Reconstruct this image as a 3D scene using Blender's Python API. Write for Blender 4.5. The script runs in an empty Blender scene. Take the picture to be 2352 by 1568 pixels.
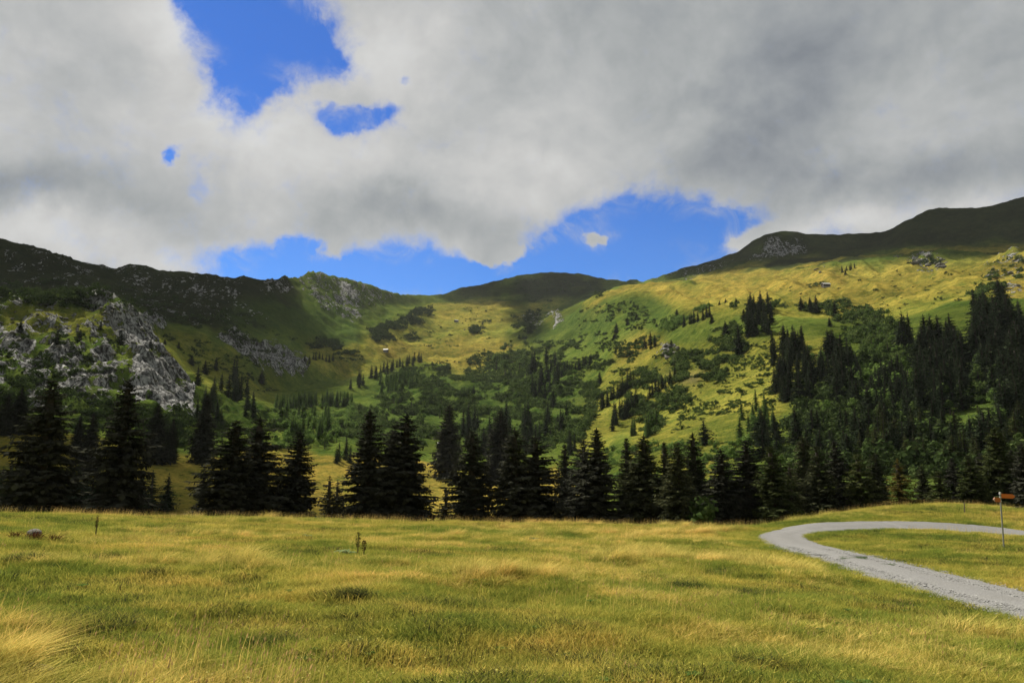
import bpy, math, random
import numpy as np
from mathutils import Vector, Matrix

SC = bpy.context.scene
COL = SC.collection
R = math.radians
rng = np.random.default_rng(7)
random.seed(7)

# ------------------------------------------------------------------ camera, sky, sun, exposure
EYE = 1.65
F = 1680.0                      # focal length in pixels of a 2352 x 1568 frame
PITCH = math.atan(336 / F)
cam_d = bpy.data.cameras.new('camera')
cam_d.sensor_width = 36.0
cam_d.lens = 36.0 * F / 2352
cam_d.clip_start = 0.1
cam_d.clip_end = 30000
cam = bpy.data.objects.new('camera', cam_d)
COL.objects.link(cam)
cam.location = (0, 0, EYE)
cam.rotation_euler = (math.pi / 2 + PITCH, 0, 0)
SC.camera = cam

SUN_AZ, SUN_EL = -42.0, 49.0    # degrees, azimuth from the view direction (negative = left)
SUN_STRENGTH = 4.8
CLOUD_GAIN = 8.2                # cloud colour is multiplied by this and by the background strength
SKY_STRENGTH = 0.056

sun_d = bpy.data.lights.new('sun', 'SUN')
sun_d.energy = SUN_STRENGTH
sun_d.angle = R(0.5)
sun_d.color = (1.0, 0.935, 0.80)
sun = bpy.data.objects.new('sun', sun_d)
COL.objects.link(sun)
SUN_DIR = Vector((math.sin(R(SUN_AZ)) * math.cos(R(SUN_EL)), math.cos(R(SUN_AZ)) * math.cos(R(SUN_EL)), math.sin(R(SUN_EL))))
sun.rotation_euler = SUN_DIR.to_track_quat('Z', 'Y').to_euler()
sun.location = (0, 0, 60)

SC.view_settings.view_transform = 'Standard'
SC.view_settings.look = 'None'
SC.view_settings.gamma = 1
SC.view_settings.exposure = 0.85
SC.view_settings.use_curve_mapping = False
SC.cycles.max_bounces = 4
SC.cycles.diffuse_bounces = 2
SC.cycles.transmission_bounces = 3
SC.cycles.transparent_max_bounces = 4
SC.cycles.sample_clamp_indirect = 4


def ray(x, y):
    """frame pixel (2352 wide) -> azimuth and tangent of the elevation in the world"""
    u = (np.asarray(x, float) - 1176) / F
    v = (784 - np.asarray(y, float)) / F
    X = u
    Y = math.cos(PITCH) - v * math.sin(PITCH)
    Z = math.sin(PITCH) + v * math.cos(PITCH)
    return np.arctan2(X, Y), Z / np.hypot(X, Y)


def to_px(X, Y, Z):
    Z = Z - EYE
    d = Y * math.cos(PITCH) + Z * math.sin(PITCH)
    up = -Y * math.sin(PITCH) + Z * math.cos(PITCH)
    d = np.where(d < 0.01, 0.01, d)
    return 1176 + F * X / d, 784 - F * up / d


def K(c, k=0.62):
    return tuple(x * k for x in c)


class NT:
    """small helper to write node trees"""
    def __init__(s, tree):
        s.t = tree
        s.n = tree.nodes
        s.l = tree.links

    def new(s, kind, **kw):
        nd = s.n.new(kind)
        for k, v in kw.items():
            setattr(nd, k, v)
        return nd

    def link(s, a, b):
        s.l.new(a, b)

    def put(s, sock, v):
        if hasattr(v, 'is_output') or isinstance(v, bpy.types.NodeSocket):
            s.l.new(v, sock)
        else:
            sock.default_value = v

    def math(s, op, a, b=None, c=None, clamp=False):
        nd = s.n.new('ShaderNodeMath')
        nd.operation = op
        nd.use_clamp = clamp
        s.put(nd.inputs[0], a)
        if b is not None:
            s.put(nd.inputs[1], b)
        if c is not None:
            s.put(nd.inputs[2], c)
        return nd.outputs[0]

    def vmath(s, op, a, b=None, out=0):
        nd = s.n.new('ShaderNodeVectorMath')
        nd.operation = op
        s.put(nd.inputs[0], a)
        if b is not None:
            s.put(nd.inputs['Scale' if op == 'SCALE' else 1], b)
        return nd.outputs[out]

    def noise(s, vec, scale, detail=4, rough=0.5, dist=0.0, out='Fac', dims='3D'):
        nd = s.n.new('ShaderNodeTexNoise')
        nd.noise_dimensions = dims
        s.put(nd.inputs['Vector'], vec)
        nd.inputs['Scale'].default_value = scale
        nd.inputs['Detail'].default_value = detail
        nd.inputs['Roughness'].default_value = rough
        nd.inputs['Distortion'].default_value = dist
        return nd.outputs[out]

    def ramp(s, fac, stops, interp='LINEAR'):
        nd = s.n.new('ShaderNodeValToRGB')
        cr = nd.color_ramp
        cr.interpolation = interp
        while len(cr.elements) < len(stops):
            cr.elements.new(0.5)
        for e, (p, c) in zip(cr.elements, stops):
            e.position = p
            e.color = (*c, 1) if len(c) == 3 else c
        s.put(nd.inputs[0], fac)
        return nd.outputs[0]

    def mix(s, fac, a, b, blend='MIX'):
        nd = s.n.new('ShaderNodeMix')
        nd.data_type = 'RGBA'
        nd.blend_type = blend
        nd.clamp_factor = True
        s.put(nd.inputs[0], fac)
        s.put(nd.inputs[6], a if isinstance(a, bpy.types.NodeSocket) else (*a, 1))
        s.put(nd.inputs[7], b if isinstance(b, bpy.types.NodeSocket) else (*b, 1))
        return nd.outputs[2]

    def maprange(s, v, a, b, c=0.0, d=1.0, smooth=True):
        nd = s.n.new('ShaderNodeMapRange')
        nd.interpolation_type = 'SMOOTHSTEP' if smooth else 'LINEAR'
        s.put(nd.inputs['Value'], v)
        nd.inputs['From Min'].default_value = a
        nd.inputs['From Max'].default_value = b
        nd.inputs['To Min'].default_value = c
        nd.inputs['To Max'].default_value = d
        return nd.outputs['Result']


def build_world():
    w = bpy.data.worlds.new('World')
    SC.world = w
    w.use_nodes = True
    t = NT(w.node_tree)
    t.n.clear()
    out = t.new('ShaderNodeOutputWorld')
    sky = t.new('ShaderNodeTexSky', sky_type='NISHITA')
    sky.sun_disc = False
    sky.sun_elevation = R(SUN_EL)
    sky.sun_rotation = R(SUN_AZ)
    sky.altitude = 1900
    sky.air_density = 1.0
    sky.dust_density = 0.3
    sky.ozone_density = 3.0
    bg1 = t.new('ShaderNodeBackground')
    bg1.inputs['Strength'].default_value = SKY_STRENGTH
    gen = t.new('ShaderNodeTexCoord').outputs['Generated']
    sep = t.new('ShaderNodeSeparateXYZ')
    t.link(gen, sep.inputs[0])
    X, Y, Z = sep.outputs
    az = t.math('ARCTAN2', X, Y)
    el = t.math('ARCSINE', Z)
    deep = t.mix(t.maprange(el, 0.18, 0.55), (0.55, 0.98, 1.46), (0.36, 0.76, 1.40))
    t.link(t.mix(1.0, sky.outputs[0], deep, 'MULTIPLY'), bg1.inputs['Color'])
    # a flat cloud layer seen in perspective, for the large soft shapes
    zz = t.math('MAXIMUM', t.math('ADD', Z, 0.22), 0.06)
    comb = t.new('ShaderNodeCombineXYZ')
    t.link(t.math('DIVIDE', X, zz), comb.inputs[0])
    t.link(t.math('DIVIDE', Y, zz), comb.inputs[1])
    flat = comb.outputs[0]
    # warp the angular coordinates so that the shapes below get billowing rims
    def centred(v, s):
        return t.math('MULTIPLY', t.math('SUBTRACT', v, 0.5), s)
    wn = t.new('ShaderNodeTexNoise')
    t.link(gen, wn.inputs['Vector'])
    wn.inputs['Scale'].default_value = 7.0
    wn.inputs['Detail'].default_value = 6
    wn.inputs['Roughness'].default_value = 0.6
    ws = t.new('ShaderNodeSeparateColor')
    t.link(wn.outputs['Color'], ws.inputs[0])
    az2 = t.math('ADD', az, centred(ws.outputs[0], 0.16))
    el2 = t.math('ADD', el, centred(ws.outputs[1], 0.12))
    cb = t.new('ShaderNodeCombineXYZ')
    t.link(az2, cb.inputs[0])
    t.link(el2, cb.inputs[1])
    ang = cb.outputs[0]

    def blob(px, py, rx, ry, rot=0):
        a, te = ray(px, py)
        e = math.atan(te)
        m = t.new('ShaderNodeMapping', vector_type='TEXTURE')
        t.link(ang, m.inputs['Vector'])
        m.inputs['Location'].default_value = (float(a), e, 0)
        m.inputs['Rotation'].default_value = (0, 0, R(rot))
        k = math.cos(e) / F
        m.inputs['Scale'].default_value = (rx * k / max(0.3, math.cos(e)), ry * k, 1)
        d2 = t.vmath('DOT_PRODUCT', m.outputs[0], m.outputs[0], out='Value')
        return t.math('EXPONENT', t.math('MULTIPLY', d2, -1.0))

    def total(items, start):
        acc = start
        for (amp, *p) in items:
            acc = t.math('MULTIPLY_ADD', blob(*p), amp, acc)
        return acc
    fine = t.noise(gen, 21, 9, 0.66, 0.3)
    big = t.noise(flat, 1.1, 4, 0.5)
    cover = t.math('ADD', 0.95, centred(fine, 0.95))
    cover = t.math('ADD', cover, centred(big, 0.55))
    cover = t.math('ADD', cover, centred(t.noise(gen, 55, 6, 0.7), 0.42))
    cover = total([
        (-1.7, 530, 10, 72, 90), (-1.8, 610, 85, 112, 85), (-1.6, 700, 105, 75, 55, -15), (-1.6, 565, 205, 62, 68),
        (-1.5, 812, 264, 74, 24, 8), (-1.0, 405, 357, 18, 18), (-0.45, 925, 182, 22, 16), (-0.3, 470, 425, 25, 25),
        (-1.8, 1440, 530, 165, 70), (-1.2, 1620, 515, 95, 34), (-1.7, 1450, 620, 290, 55),
        (-1.8, 950, 655, 330, 62), (-1.5, 650, 622, 110, 36), (-1.2, 690, 575, 40, 28), (-1.0, 1230, 600, 90, 60),
        (1.7, 1125, 585, 58, 36), (2.1, 1382, 555, 52, 28), (1.0, 740, 600, 26, 40), (1.1, 1720, 545, 70, 30),
    ], cover)
    mask = t.maprange(cover, 0.12, 0.90)
    # thin veils round the holes
    veil = t.math('MULTIPLY', t.maprange(cover, -0.9, 0.7), t.maprange(t.noise(gen, 9, 8, 0.7, 1.5), 0.45, 0.72, 0.0, 0.75))
    mask = t.math('MAXIMUM', mask, veil)
    # brightness of the cloud undersides
    soft = t.noise(gen, 5.0, 5, 0.55)
    b = t.math('ADD', 0.515, centred(big, 0.12))
    puff = t.noise(gen, 13.0, 6, 0.6, 0.8)
    b = t.math('ADD', b, centred(soft, 0.30))
    b = t.math('ADD', b, centred(puff, 0.08))
    # billows: the side of each lump that faces the light (up and to the left) is brighter
    sh = t.vmath('ADD', gen, (-0.020, 0.0, 0.032))
    e1 = t.math('SUBTRACT', t.noise(gen, 6.5, 5, 0.55, 0.5), t.noise(sh, 6.5, 5, 0.55, 0.5))
    sh2 = t.vmath('ADD', gen, (-0.007, 0.0, 0.012))
    e2 = t.math('SUBTRACT', t.noise(gen, 17, 6, 0.6, 0.4), t.noise(sh2, 17, 6, 0.6, 0.4))
    b = t.math('ADD', b, t.math('MULTIPLY', e1, 0.30))
    b = t.math('ADD', b, t.math('MULTIPLY', e2, 0.12))
    b = t.math('ADD', b, t.maprange(cover, 0.35, 1.1, 0.07, 0.0))
    b = t.math('ADD', b, centred(fine, 0.03))
    b = total([
        (-0.19, 20, 440, 210, 55, 8), (-0.11, 250, 165, 190, 75, 10), (-0.14, 930, 492, 190, 62, 0), (-0.09, 1130, 480, 120, 70),
        (-0.11, 1690, 330, 330, 190, 20), (-0.12, 2050, 130, 420, 210), (-0.06, 1300, 60, 300, 120), (-0.12, 2130, 400, 300, 60), (-0.08, 1500, 120, 420, 200),
        (0.13, 640, 330, 340, 90), (0.14, 230, 565, 320, 50), (0.14, 880, 110, 120, 130), (0.12, 400, 60, 70, 120), (0.16, 2010, 520, 300, 40), (0.10, 1150, 420, 130, 80),
        (0.06, 2100, 260, 120, 120), (0.08, 330, 40, 120, 80),
    ], b)
    b = t.math('MAXIMUM', b, 0.20)
    # colour: bright tops neutral, dark bases blue grey
    tone = t.ramp(t.maprange(b, 0.22, 0.6, smooth=False), [(0.0, (0.86, 0.96, 1.10)), (0.5, (0.95, 1.0, 1.015)), (1.0, (1.0, 1.0, 0.985))])
    cc = t.vmath('SCALE', tone, b)
    bg2 = t.new('ShaderNodeBackground')
    t.link(t.vmath('SCALE', cc, CLOUD_GAIN * 1.16), bg2.inputs['Color'])
    bg2.inputs['Strength'].default_value = SKY_STRENGTH
    mx = t.new('ShaderNodeMixShader')
    t.link(mask, mx.inputs[0])
    t.link(bg1.outputs[0], mx.inputs[1])
    t.link(bg2.outputs[0], mx.inputs[2])
    t.link(mx.outputs[0], out.inputs['Surface'])
    w.cycles.sampling_method = 'MANUAL'
    w.cycles.sample_map_resolution = 512


build_world()

# ------------------------------------------------------------------ numeric noise
def _hash(ix, iy, seed):
    h = (ix.astype(np.int64) * 374761393 + iy.astype(np.int64) * 668265263 + seed * 1442695041) & 0xffffffff
    h = ((h ^ (h >> 13)) * 1274126177) & 0xffffffff
    h = (h ^ (h >> 16)) & 0xffffffff
    return h / 4294967295.0


def vnoise(x, y, seed=0):
    ix = np.floor(x)
    iy = np.floor(y)
    fx = x - ix
    fy = y - iy
    fx = fx * fx * fx * (fx * (fx * 6 - 15) + 10)
    fy = fy * fy * fy * (fy * (fy * 6 - 15) + 10)
    a = _hash(ix, iy, seed)
    b = _hash(ix + 1, iy, seed)
    c = _hash(ix, iy + 1, seed)
    d = _hash(ix + 1, iy + 1, seed)
    return (a + (b - a) * fx) * (1 - fy) + (c + (d - c) * fx) * fy


def fbm(x, y, seed=0, octs=4, gain=0.5):
    s = 0
    a = 1.0
    tot = 0
    for o in range(octs):
        s = s + a * vnoise(x * 2 ** o + o * 17.3, y * 2 ** o - o * 9.1, seed + o)
        tot += a
        a *= gain
    return s / tot


def ridged(x, y, seed=0, octs=4, gain=0.55):
    s = 0
    a = 1.0
    tot = 0
    for o in range(octs):
        s = s + a * (1 - np.abs(2 * vnoise(x * 2 ** o + o * 7.7, y * 2 ** o + o * 3.1, seed + o) - 1))
        tot += a
        a *= gain
    return s / tot


def pchip_slopes(x, y):
    h = np.diff(x)
    d = np.diff(y) / h
    m = np.zeros_like(y)
    m[0] = d[0]
    m[-1] = d[-1]
    w1 = 2 * h[1:] + h[:-1]
    w2 = h[1:] + 2 * h[:-1]
    same = d[:-1] * d[1:] > 0
    with np.errstate(divide='ignore', invalid='ignore'):
        m[1:-1] = np.where(same, (w1 + w2) / (w1 / d[:-1] + w2 / d[1:]), 0)
    return m


def pchip(x, y, xq):
    x = np.asarray(x, float)
    y = np.asarray(y, float)
    m = pchip_slopes(x, y)
    xq = np.clip(xq, x[0], x[-1])
    i = np.clip(np.searchsorted(x, xq) - 1, 0, len(x) - 2)
    h = x[i + 1] - x[i]
    t = (xq - x[i]) / h
    return ((2 * t**3 - 3 * t**2 + 1) * y[i] + (t**3 - 2 * t**2 + t) * h * m[i]
            + (-2 * t**3 + 3 * t**2) * y[i + 1] + (t**3 - t**2) * h * m[i + 1])


# ------------------------------------------------------------------ terrain
# each layer is a line on the land: (frame x, range in metres, frame y) or, for the near ones, ('h', height below the eye)
def H(v):
    return ('h', v)


LAYERS = [
    [(-300, 3, H(1.65)), (1200, 3, H(1.65)), (2700, 3, H(1.65))],
    [(-300, 8, H(1.5)), (0, 8, H(1.5)), (600, 8, H(1.6)), (1200, 8, H(1.68)), (1900, 8, H(1.8)), (2352, 8, H(1.95)), (2700, 8, H(1.95))],
    [(-300, 16, H(1.4)), (0, 16, H(1.42)), (600, 16, H(1.6)), (1200, 16, H(1.75)), (1700, 16, H(2.0)), (1900, 16, H(2.2)), (2150, 16, H(2.35)), (2352, 17, H(2.4)), (2700, 17, H(2.4))],
    [(-300, 28, H(1.38)), (0, 28, H(1.42)), (600, 28, H(1.75)), (1200, 28, H(2.05)), (1700, 28, H(2.35)), (1900, 28, H(2.5)), (2150, 29, H(2.62)), (2352, 31, H(2.7)), (2700, 31, H(2.7))],
    [(-300, 38, H(1.3)), (0, 38, H(1.34)), (600, 38, H(1.8)), (1200, 38, H(2.18)), (1700, 38, H(2.4)), (1900, 39, H(2.43)), (2150, 42, H(2.5)), (2352, 45, H(2.6)), (2700, 45, H(2.6))],
    [(-300, 42, H(1.25)), (0, 42, H(1.3)), (600, 42.5, H(1.8)), (1200, 43, H(2.22)), (1700, 43, H(2.42)), (1800, 43, H(2.33)), (1900, 44, H(2.27)), (2150, 48.6, H(2.3)), (2352, 52, H(2.45)), (2700, 52, H(2.45))],
    [(-300, 45, 1170), (0, 45, 1180), (300, 45, 1189), (600, 46, 1193), (1200, 47, 1205), (1700, 47, 1214), (1800, 47, 1209.5), (1900, 48.5, 1197), (2150, 53, 1195), (2352, 57, 1204), (2700, 57, 1206)],
    [(-300, 50, H(1.5)), (0, 50, H(1.6)), (600, 50, H(2.1)), (1200, 51, H(2.6)), (1700, 50, 1215), (1800, 51, 1204), (1900, 54, 1186), (2000, 60, 1170), (2150, 65, 1159), (2250, 66, 1163), (2352, 66, 1171), (2700, 66, 1180)],
    [(-300, 62, H(5.5)), (0, 62, H(5.5)), (1200, 62, H(6.5)), (1700, 62, H(6)), (1900, 72, H(4.5)), (2150, 82, H(4.5)), (2352, 82, H(4.5)), (2700, 82, H(4.5))],
    [(-300, 88, H(9)), (0, 88, H(9)), (1200, 88, H(9.5)), (1700, 90, H(9)), (2000, 98, H(8)), (2352, 105, H(7)), (2700, 105, H(7))],
    [(-300, 140, H(8)), (0, 140, H(9)), (600, 140, H(10.5)), (1200, 140, H(10.5)), (1700, 140, H(8)), (2000, 145, H(3)), (2352, 145, H(1)), (2700, 145, H(0))],
    [(-300, 200, 1110), (0, 200, 1140), (450, 200, 1175), (900, 200, 1190), (1300, 200, 1190), (1500, 200, 1150), (1700, 200, 1110), (2000, 190, 1075), (2352, 190, 1050), (2700, 190, 1040)],
    [(-300, 270, 985), (0, 270, 990), (150, 270, 1012), (300, 275, 1035), (450, 280, 1050), (650, 285, 1058), (760, 285, 1056), (850, 290, 1065), (1000, 290, 1088), (1200, 290, 1100), (1320, 280, 1095), (1450, 280, 1040), (1600, 275, 1010), (1800, 260, 990), (2000, 250, 960), (2352, 245, 930), (2700, 245, 930)],
    [(-300, 340, 935), (0, 340, 945), (300, 345, 965), (450, 350, 1000), (650, 370, 1020), (850, 385, 1020), (1000, 390, 1030), (1200, 380, 1035), (1320, 370, 1000), (1450, 350, 985), (1600, 340, 945), (1800, 325, 900), (2000, 310, 880), (2352, 310, 850), (2700, 310, 850)],
    # left: foot of the cliffs; centre: basin floor; right: forest slope
    [(-300, 430, 830), (0, 430, 845), (150, 430, 850), (300, 430, 865), (450, 450, 915), (560, 470, 945), (650, 520, 965), (850, 560, 960), (1000, 570, 955), (1200, 540, 950), (1320, 520, 935), (1450, 470, 900), (1600, 430, 855), (1800, 400, 800), (2000, 385, 790), (2200, 380, 765), (2352, 380, 760), (2700, 380, 760)],
    # left: crest of the lit rocky hill; right: edge of the high pasture
    [(-300, 540, 690), (0, 540, 700), (60, 540, 702), (150, 545, 704), (230, 545, 712), (300, 550, 738), (350, 555, 775), (400, 560, 822), (450, 570, 868), (560, 620, 905), (650, 680, 915), (850, 760, 890), (1000, 780, 880), (1200, 740, 880), (1320, 700, 860), (1450, 640, 800), (1600, 560, 745), (1700, 520, 712), (1800, 510, 722), (2000, 500, 728), (2100, 500, 715), (2200, 500, 690), (2352, 500, 680), (2700, 500, 680)],
    # left: hollow behind the hill and foot of the second rib
    [(-300, 620, 712), (0, 620, 716), (150, 620, 715), (300, 630, 742), (400, 650, 800), (450, 660, 835), (560, 720, 862), (650, 800, 885), (760, 900, 870), (850, 980, 845), (1000, 1020, 835), (1150, 980, 840), (1320, 900, 815), (1450, 780, 745), (1600, 680, 704), (1700, 640, 690), (1800, 640, 692), (2000, 640, 680), (2200, 640, 652), (2352, 640, 635), (2700, 640, 630)],
    [(-300, 760, 690), (0, 760, 700), (150, 760, 694), (300, 770, 715), (400, 780, 745), (500, 790, 768), (600, 830, 800), (690, 870, 845), (760, 940, 832), (850, 1040, 812), (1000, 1190, 800), (1150, 1200, 790), (1250, 1130, 785), (1320, 1050, 770), (1400, 950, 715), (1500, 880, 683), (1600, 860, 672), (1700, 850, 666), (1800, 840, 658), (2000, 840, 636), (2200, 840, 612), (2352, 840, 595), (2700, 840, 590)],
    [(-300, 900, 645), (0, 900, 655), (150, 900, 665), (300, 900, 682), (400, 900, 700), (500, 900, 725), (600, 920, 765), (700, 960, 800), (800, 1080, 776), (900, 1260, 755), (1000, 1450, 757), (1150, 1500, 742), (1250, 1400, 735), (1320, 1250, 715), (1400, 1150, 680), (1500, 1100, 660), (1600, 1080, 654), (1700, 1060, 646), (1800, 1050, 632), (1900, 1040, 612), (2000, 1040, 597), (2200, 1040, 585), (2300, 1040, 583), (2352, 1040, 574), (2700, 1040, 570)],
    [(-300, 1000, 595), (0, 1000, 605), (150, 1000, 628), (300, 1010, 650), (450, 1020, 668), (600, 1030, 695), (690, 1050, 735), (750, 1110, 742), (850, 1290, 728), (950, 1620, 707), (1050, 1750, 705), (1150, 1750, 705), (1250, 1750, 714), (1350, 1650, 690), (1430, 1500, 662), (1500, 1450, 652), (1600, 1400, 636), (1700, 1350, 615), (1800, 1300, 606), (1900, 1250, 602), (2000, 1250, 594), (2200, 1250, 580), (2352, 1250, 566), (2700, 1250, 560)],
]
SKYLINE = [(-300, 1080, 510), (-100, 1080, 535), (0, 1080, 560), (10, 1080, 558), (25, 1080, 564), (70, 1080, 571), (110, 1085, 582), (150, 1090, 592), (185, 1090, 610), (210, 1090, 612),
           (240, 1090, 616), (262, 1090, 622), (280, 1095, 617), (325, 1100, 613), (370, 1100, 622), (420, 1110, 632), (480, 1120, 639), (540, 1130, 645), (556, 1130, 640), (580, 1140, 645), (640, 1160, 643),
           (690, 1290, 639), (735, 1350, 633), (785, 1420, 639), (830, 1500, 652), (880, 1640, 668), (925, 1820, 678), (960, 1920, 677), (1005, 2000, 679),
           (1060, 2050, 664), (1130, 2100, 650), (1190, 2100, 635), (1245, 2100, 627), (1310, 2100, 631), (1380, 2050, 641), (1435, 1950, 650), (1455, 1850, 643), (1480, 1750, 648), (1520, 1700, 634), (1590, 1650, 616),
           (1640, 1620, 598), (1700, 1600, 578), (1740, 1580, 550), (1780, 1570, 537), (1815, 1570, 534), (1860, 1570, 539), (1900, 1580, 542), (1960, 1600, 542), (2000, 1600, 540), (2040, 1600, 530), (2090, 1600, 506), (2140, 1600, 484), (2200, 1600, 481), (2250, 1600, 480), (2300, 1600, 468), (2352, 1600, 454), (2500, 1600, 430), (2700, 1600, 420)]
FACE = [(x, r * 0.93, y + 26) for x, r, y in SKYLINE]   # just under the crest
FACE = [(x, r, y) for (x, r, y) in FACE[::3]]


def layer_arrays(layer):
    a, rr, zz = [], [], []
    for (x, r, y) in layer:
        if isinstance(y, tuple):
            az, _ = ray(x, 1180)
            z = EYE - y[1]
        else:
            az, te = ray(x, y)
            z = EYE + r * float(te)
        a.append(float(az))
        rr.append(r)
        zz.append(z)
    return np.array(a), np.array(rr, float), np.array(zz)


def wrap_eval(az, arr):
    a, rr, zz = arr
    r = pchip(a, rr, az)
    z = pchip(a, zz, az)
    # behind the camera the two sides run into each other
    k = np.clip((np.abs(az) - R(70)) / R(110), 0, 1) * 0.5
    rl, rr_, zl, zr = rr[0], rr[-1], zz[0], zz[-1]
    other_r = np.where(az > 0, rl, rr_)
    other_z = np.where(az > 0, zl, zr)
    return r * (1 - k) + other_r * k, z * (1 - k) + other_z * k


AZ = np.concatenate([np.radians(np.arange(-180, -44, 3.0)), np.radians(np.arange(-44, -37.5, 0.6)), np.radians(np.arange(-37.4, 37.4, 0.115)), np.radians(np.arange(37.5, 44, 0.6)), np.radians(np.arange(45, 180.1, 3.0))])
RINGS = np.concatenate([np.array([0.02]), np.geomspace(0.8, 4, 10)[:-1], np.geomspace(4, 75, 200)[:-1], np.geomspace(75, 260, 70)[:-1], np.geomspace(260, 1300, 330)[:-1], np.geomspace(1300, 2200, 90)[:-1], np.geomspace(2200, 9000, 14)])
NA, NR = len(AZ), len(RINGS)
print('terrain grid', NA, NR)


def smooth_pulse(x, a, b, w):
    return np.clip((x - a) / w, 0, 1) * np.clip((b - x) / w, 0, 1)


def build_heights():
    tabs = [layer_arrays(l) for l in LAYERS] + [layer_arrays(FACE), layer_arrays(SKYLINE)]
    K = len(tabs)
    LR = np.zeros((K + 4, NA))
    LZ = np.zeros((K + 4, NA))
    LR[0] = 0.0
    LZ[0] = 0.0
    for k, tb in enumerate(tabs):
        r, z = wrap_eval(AZ, tb)
        LR[k + 1] = r
        LZ[k + 1] = z
    LR[K + 1] = LR[K] * 1.12
    LZ[K + 1] = LZ[K] - LR[K] * 0.07
    LR[K + 2] = LR[K] * 1.9
    LZ[K + 2] = LZ[K] * 0.3
    LR[K + 3] = 9500
    LZ[K + 3] = -50
    for k in range(1, K + 4):
        LR[k] = np.maximum(LR[k], LR[k - 1] + 1.5)
    Z = np.zeros((NR, NA))
    for j in range(NA):
        Z[:, j] = pchip(LR[:, j], LZ[:, j], RINGS)
    return Z, LR, LZ


ZG, LR, LZ = build_heights()
AA, RR = np.meshgrid(AZ, RINGS)
XG = RR * np.sin(AA)
YG = RR * np.cos(AA)
PX, PY = to_px(XG, YG, ZG)
front = np.abs(AA) < R(50)


def in_poly(px, py, poly):
    inside = np.zeros(px.shape, bool)
    n = len(poly)
    for i in range(n):
        x1, y1 = poly[i]
        x2, y2 = poly[(i + 1) % n]
        if y1 == y2:
            continue
        c = ((y1 > py) != (y2 > py)) & (px < (x2 - x1) * (py - y1) / (y2 - y1) + x1)
        inside ^= c
    return inside


_k = np.clip(RR / 700, 0.25, 1.5)
jx = (fbm(XG / 60 / _k, YG / 60 / _k, 11, 6, 0.65) - 0.5) * 1.5
jy = (fbm(XG / 60 / _k, YG / 60 / _k, 23, 6, 0.65) - 0.5) * 1.5


def region(poly, rmin, rmax, jit=30):
    """share of cover 0..1 of a patch of land, with a ragged outline"""
    m = np.zeros(PX.shape)
    for s in (0.3, 0.7, 1.1, 1.6, 2.1):
        m += in_poly(PX + jx * jit * s, PY + jy * jit * 0.8 * s, poly)
    return m / 5 * ((RR > rmin) & (RR < rmax) & front)


def blur(a, n=1):
    for _ in range(n):
        a = (a + np.roll(a, 1, 0) + np.roll(a, -1, 0)) / 3
        a = (a + np.roll(a, 1, 1) + np.roll(a, -1, 1)) / 3
    return a


ROCK_POLYS = [
    (1.0, [(140, 700), (230, 703), (345, 745), (335, 768), (280, 747), (200, 727)], 430, 640),
    (1.0, [(225, 735), (300, 745), (345, 775), (395, 830), (445, 895), (452, 950), (310, 955), (290, 890), (310, 850), (270, 810), (250, 770)], 300, 640),
    (0.95, [(-20, 750), (60, 780), (110, 865), (105, 965), (70, 960), (60, 870), (0, 820)], 300, 640),
    (0.9, [(105, 785), (170, 825), (200, 905), (140, 900), (115, 850)], 300, 640),
    (0.85, [(195, 765), (250, 785), (265, 870), (240, 930), (200, 860)], 300, 640),
    (0.40, [(-20, 700), (240, 715), (300, 800), (300, 940), (-20, 960)], 300, 640),
    (0.55, [(370, 930), (500, 955), (470, 990), (370, 990)], 300, 600),
    (1.0, [(500, 765), (565, 780), (640, 810), (700, 842), (695, 872), (630, 858), (560, 820), (540, 800)], 500, 1000),
    (0.9, [(325, 730), (385, 735), (375, 755), (330, 750)], 560, 1000),
    (0.26, [(262, 618), (430, 628), (560, 645), (560, 700), (440, 690), (290, 680)], 800, 1300),
    (0.42, [(590, 648), (680, 640), (670, 685), (600, 680)], 800, 1400),
    (0.15, [(0, 560), (250, 620), (560, 700), (640, 760), (400, 740), (0, 690)], 700, 1300),
    (0.44, [(688, 640), (745, 633), (830, 650), (900, 690), (860, 700), (820, 690), (830, 740), (790, 730), (730, 700), (700, 680)], 1000, 1700),
    (1.1, [(765, 642), (805, 655), (825, 695), (785, 695)], 1000, 1700),
    (0.62, [(1715, 585), (1780, 545), (1850, 550), (1845, 575), (1780, 600), (1730, 610)], 1300, 1700),
    (0.7, [(1255, 708), (1275, 705), (1300, 745), (1275, 745)], 900, 1750),
    (0.4, [(1190, 715), (1250, 715), (1225, 770), (1200, 750)], 900, 1750),
    (0.8, [(1530, 795), (1562, 795), (1550, 832), (1528, 825)], 400, 900),
    (0.45, [(2095, 590), (2140, 578), (2175, 600), (2170, 612), (2100, 612)], 700, 1200),
    (0.3, [(2260, 600), (2352, 580), (2352, 690), (2280, 700)], 500, 1200),
    (0.2, [(1480, 640), (1560, 625), (1700, 590), (1600, 640)], 1300, 1800),
]
rock = np.zeros(PX.shape)
for amt, poly, r0, r1 in ROCK_POLYS:
    rock = np.maximum(rock, amt * region(poly, r0, r1, 34))
rock = blur(rock, 1)

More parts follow.
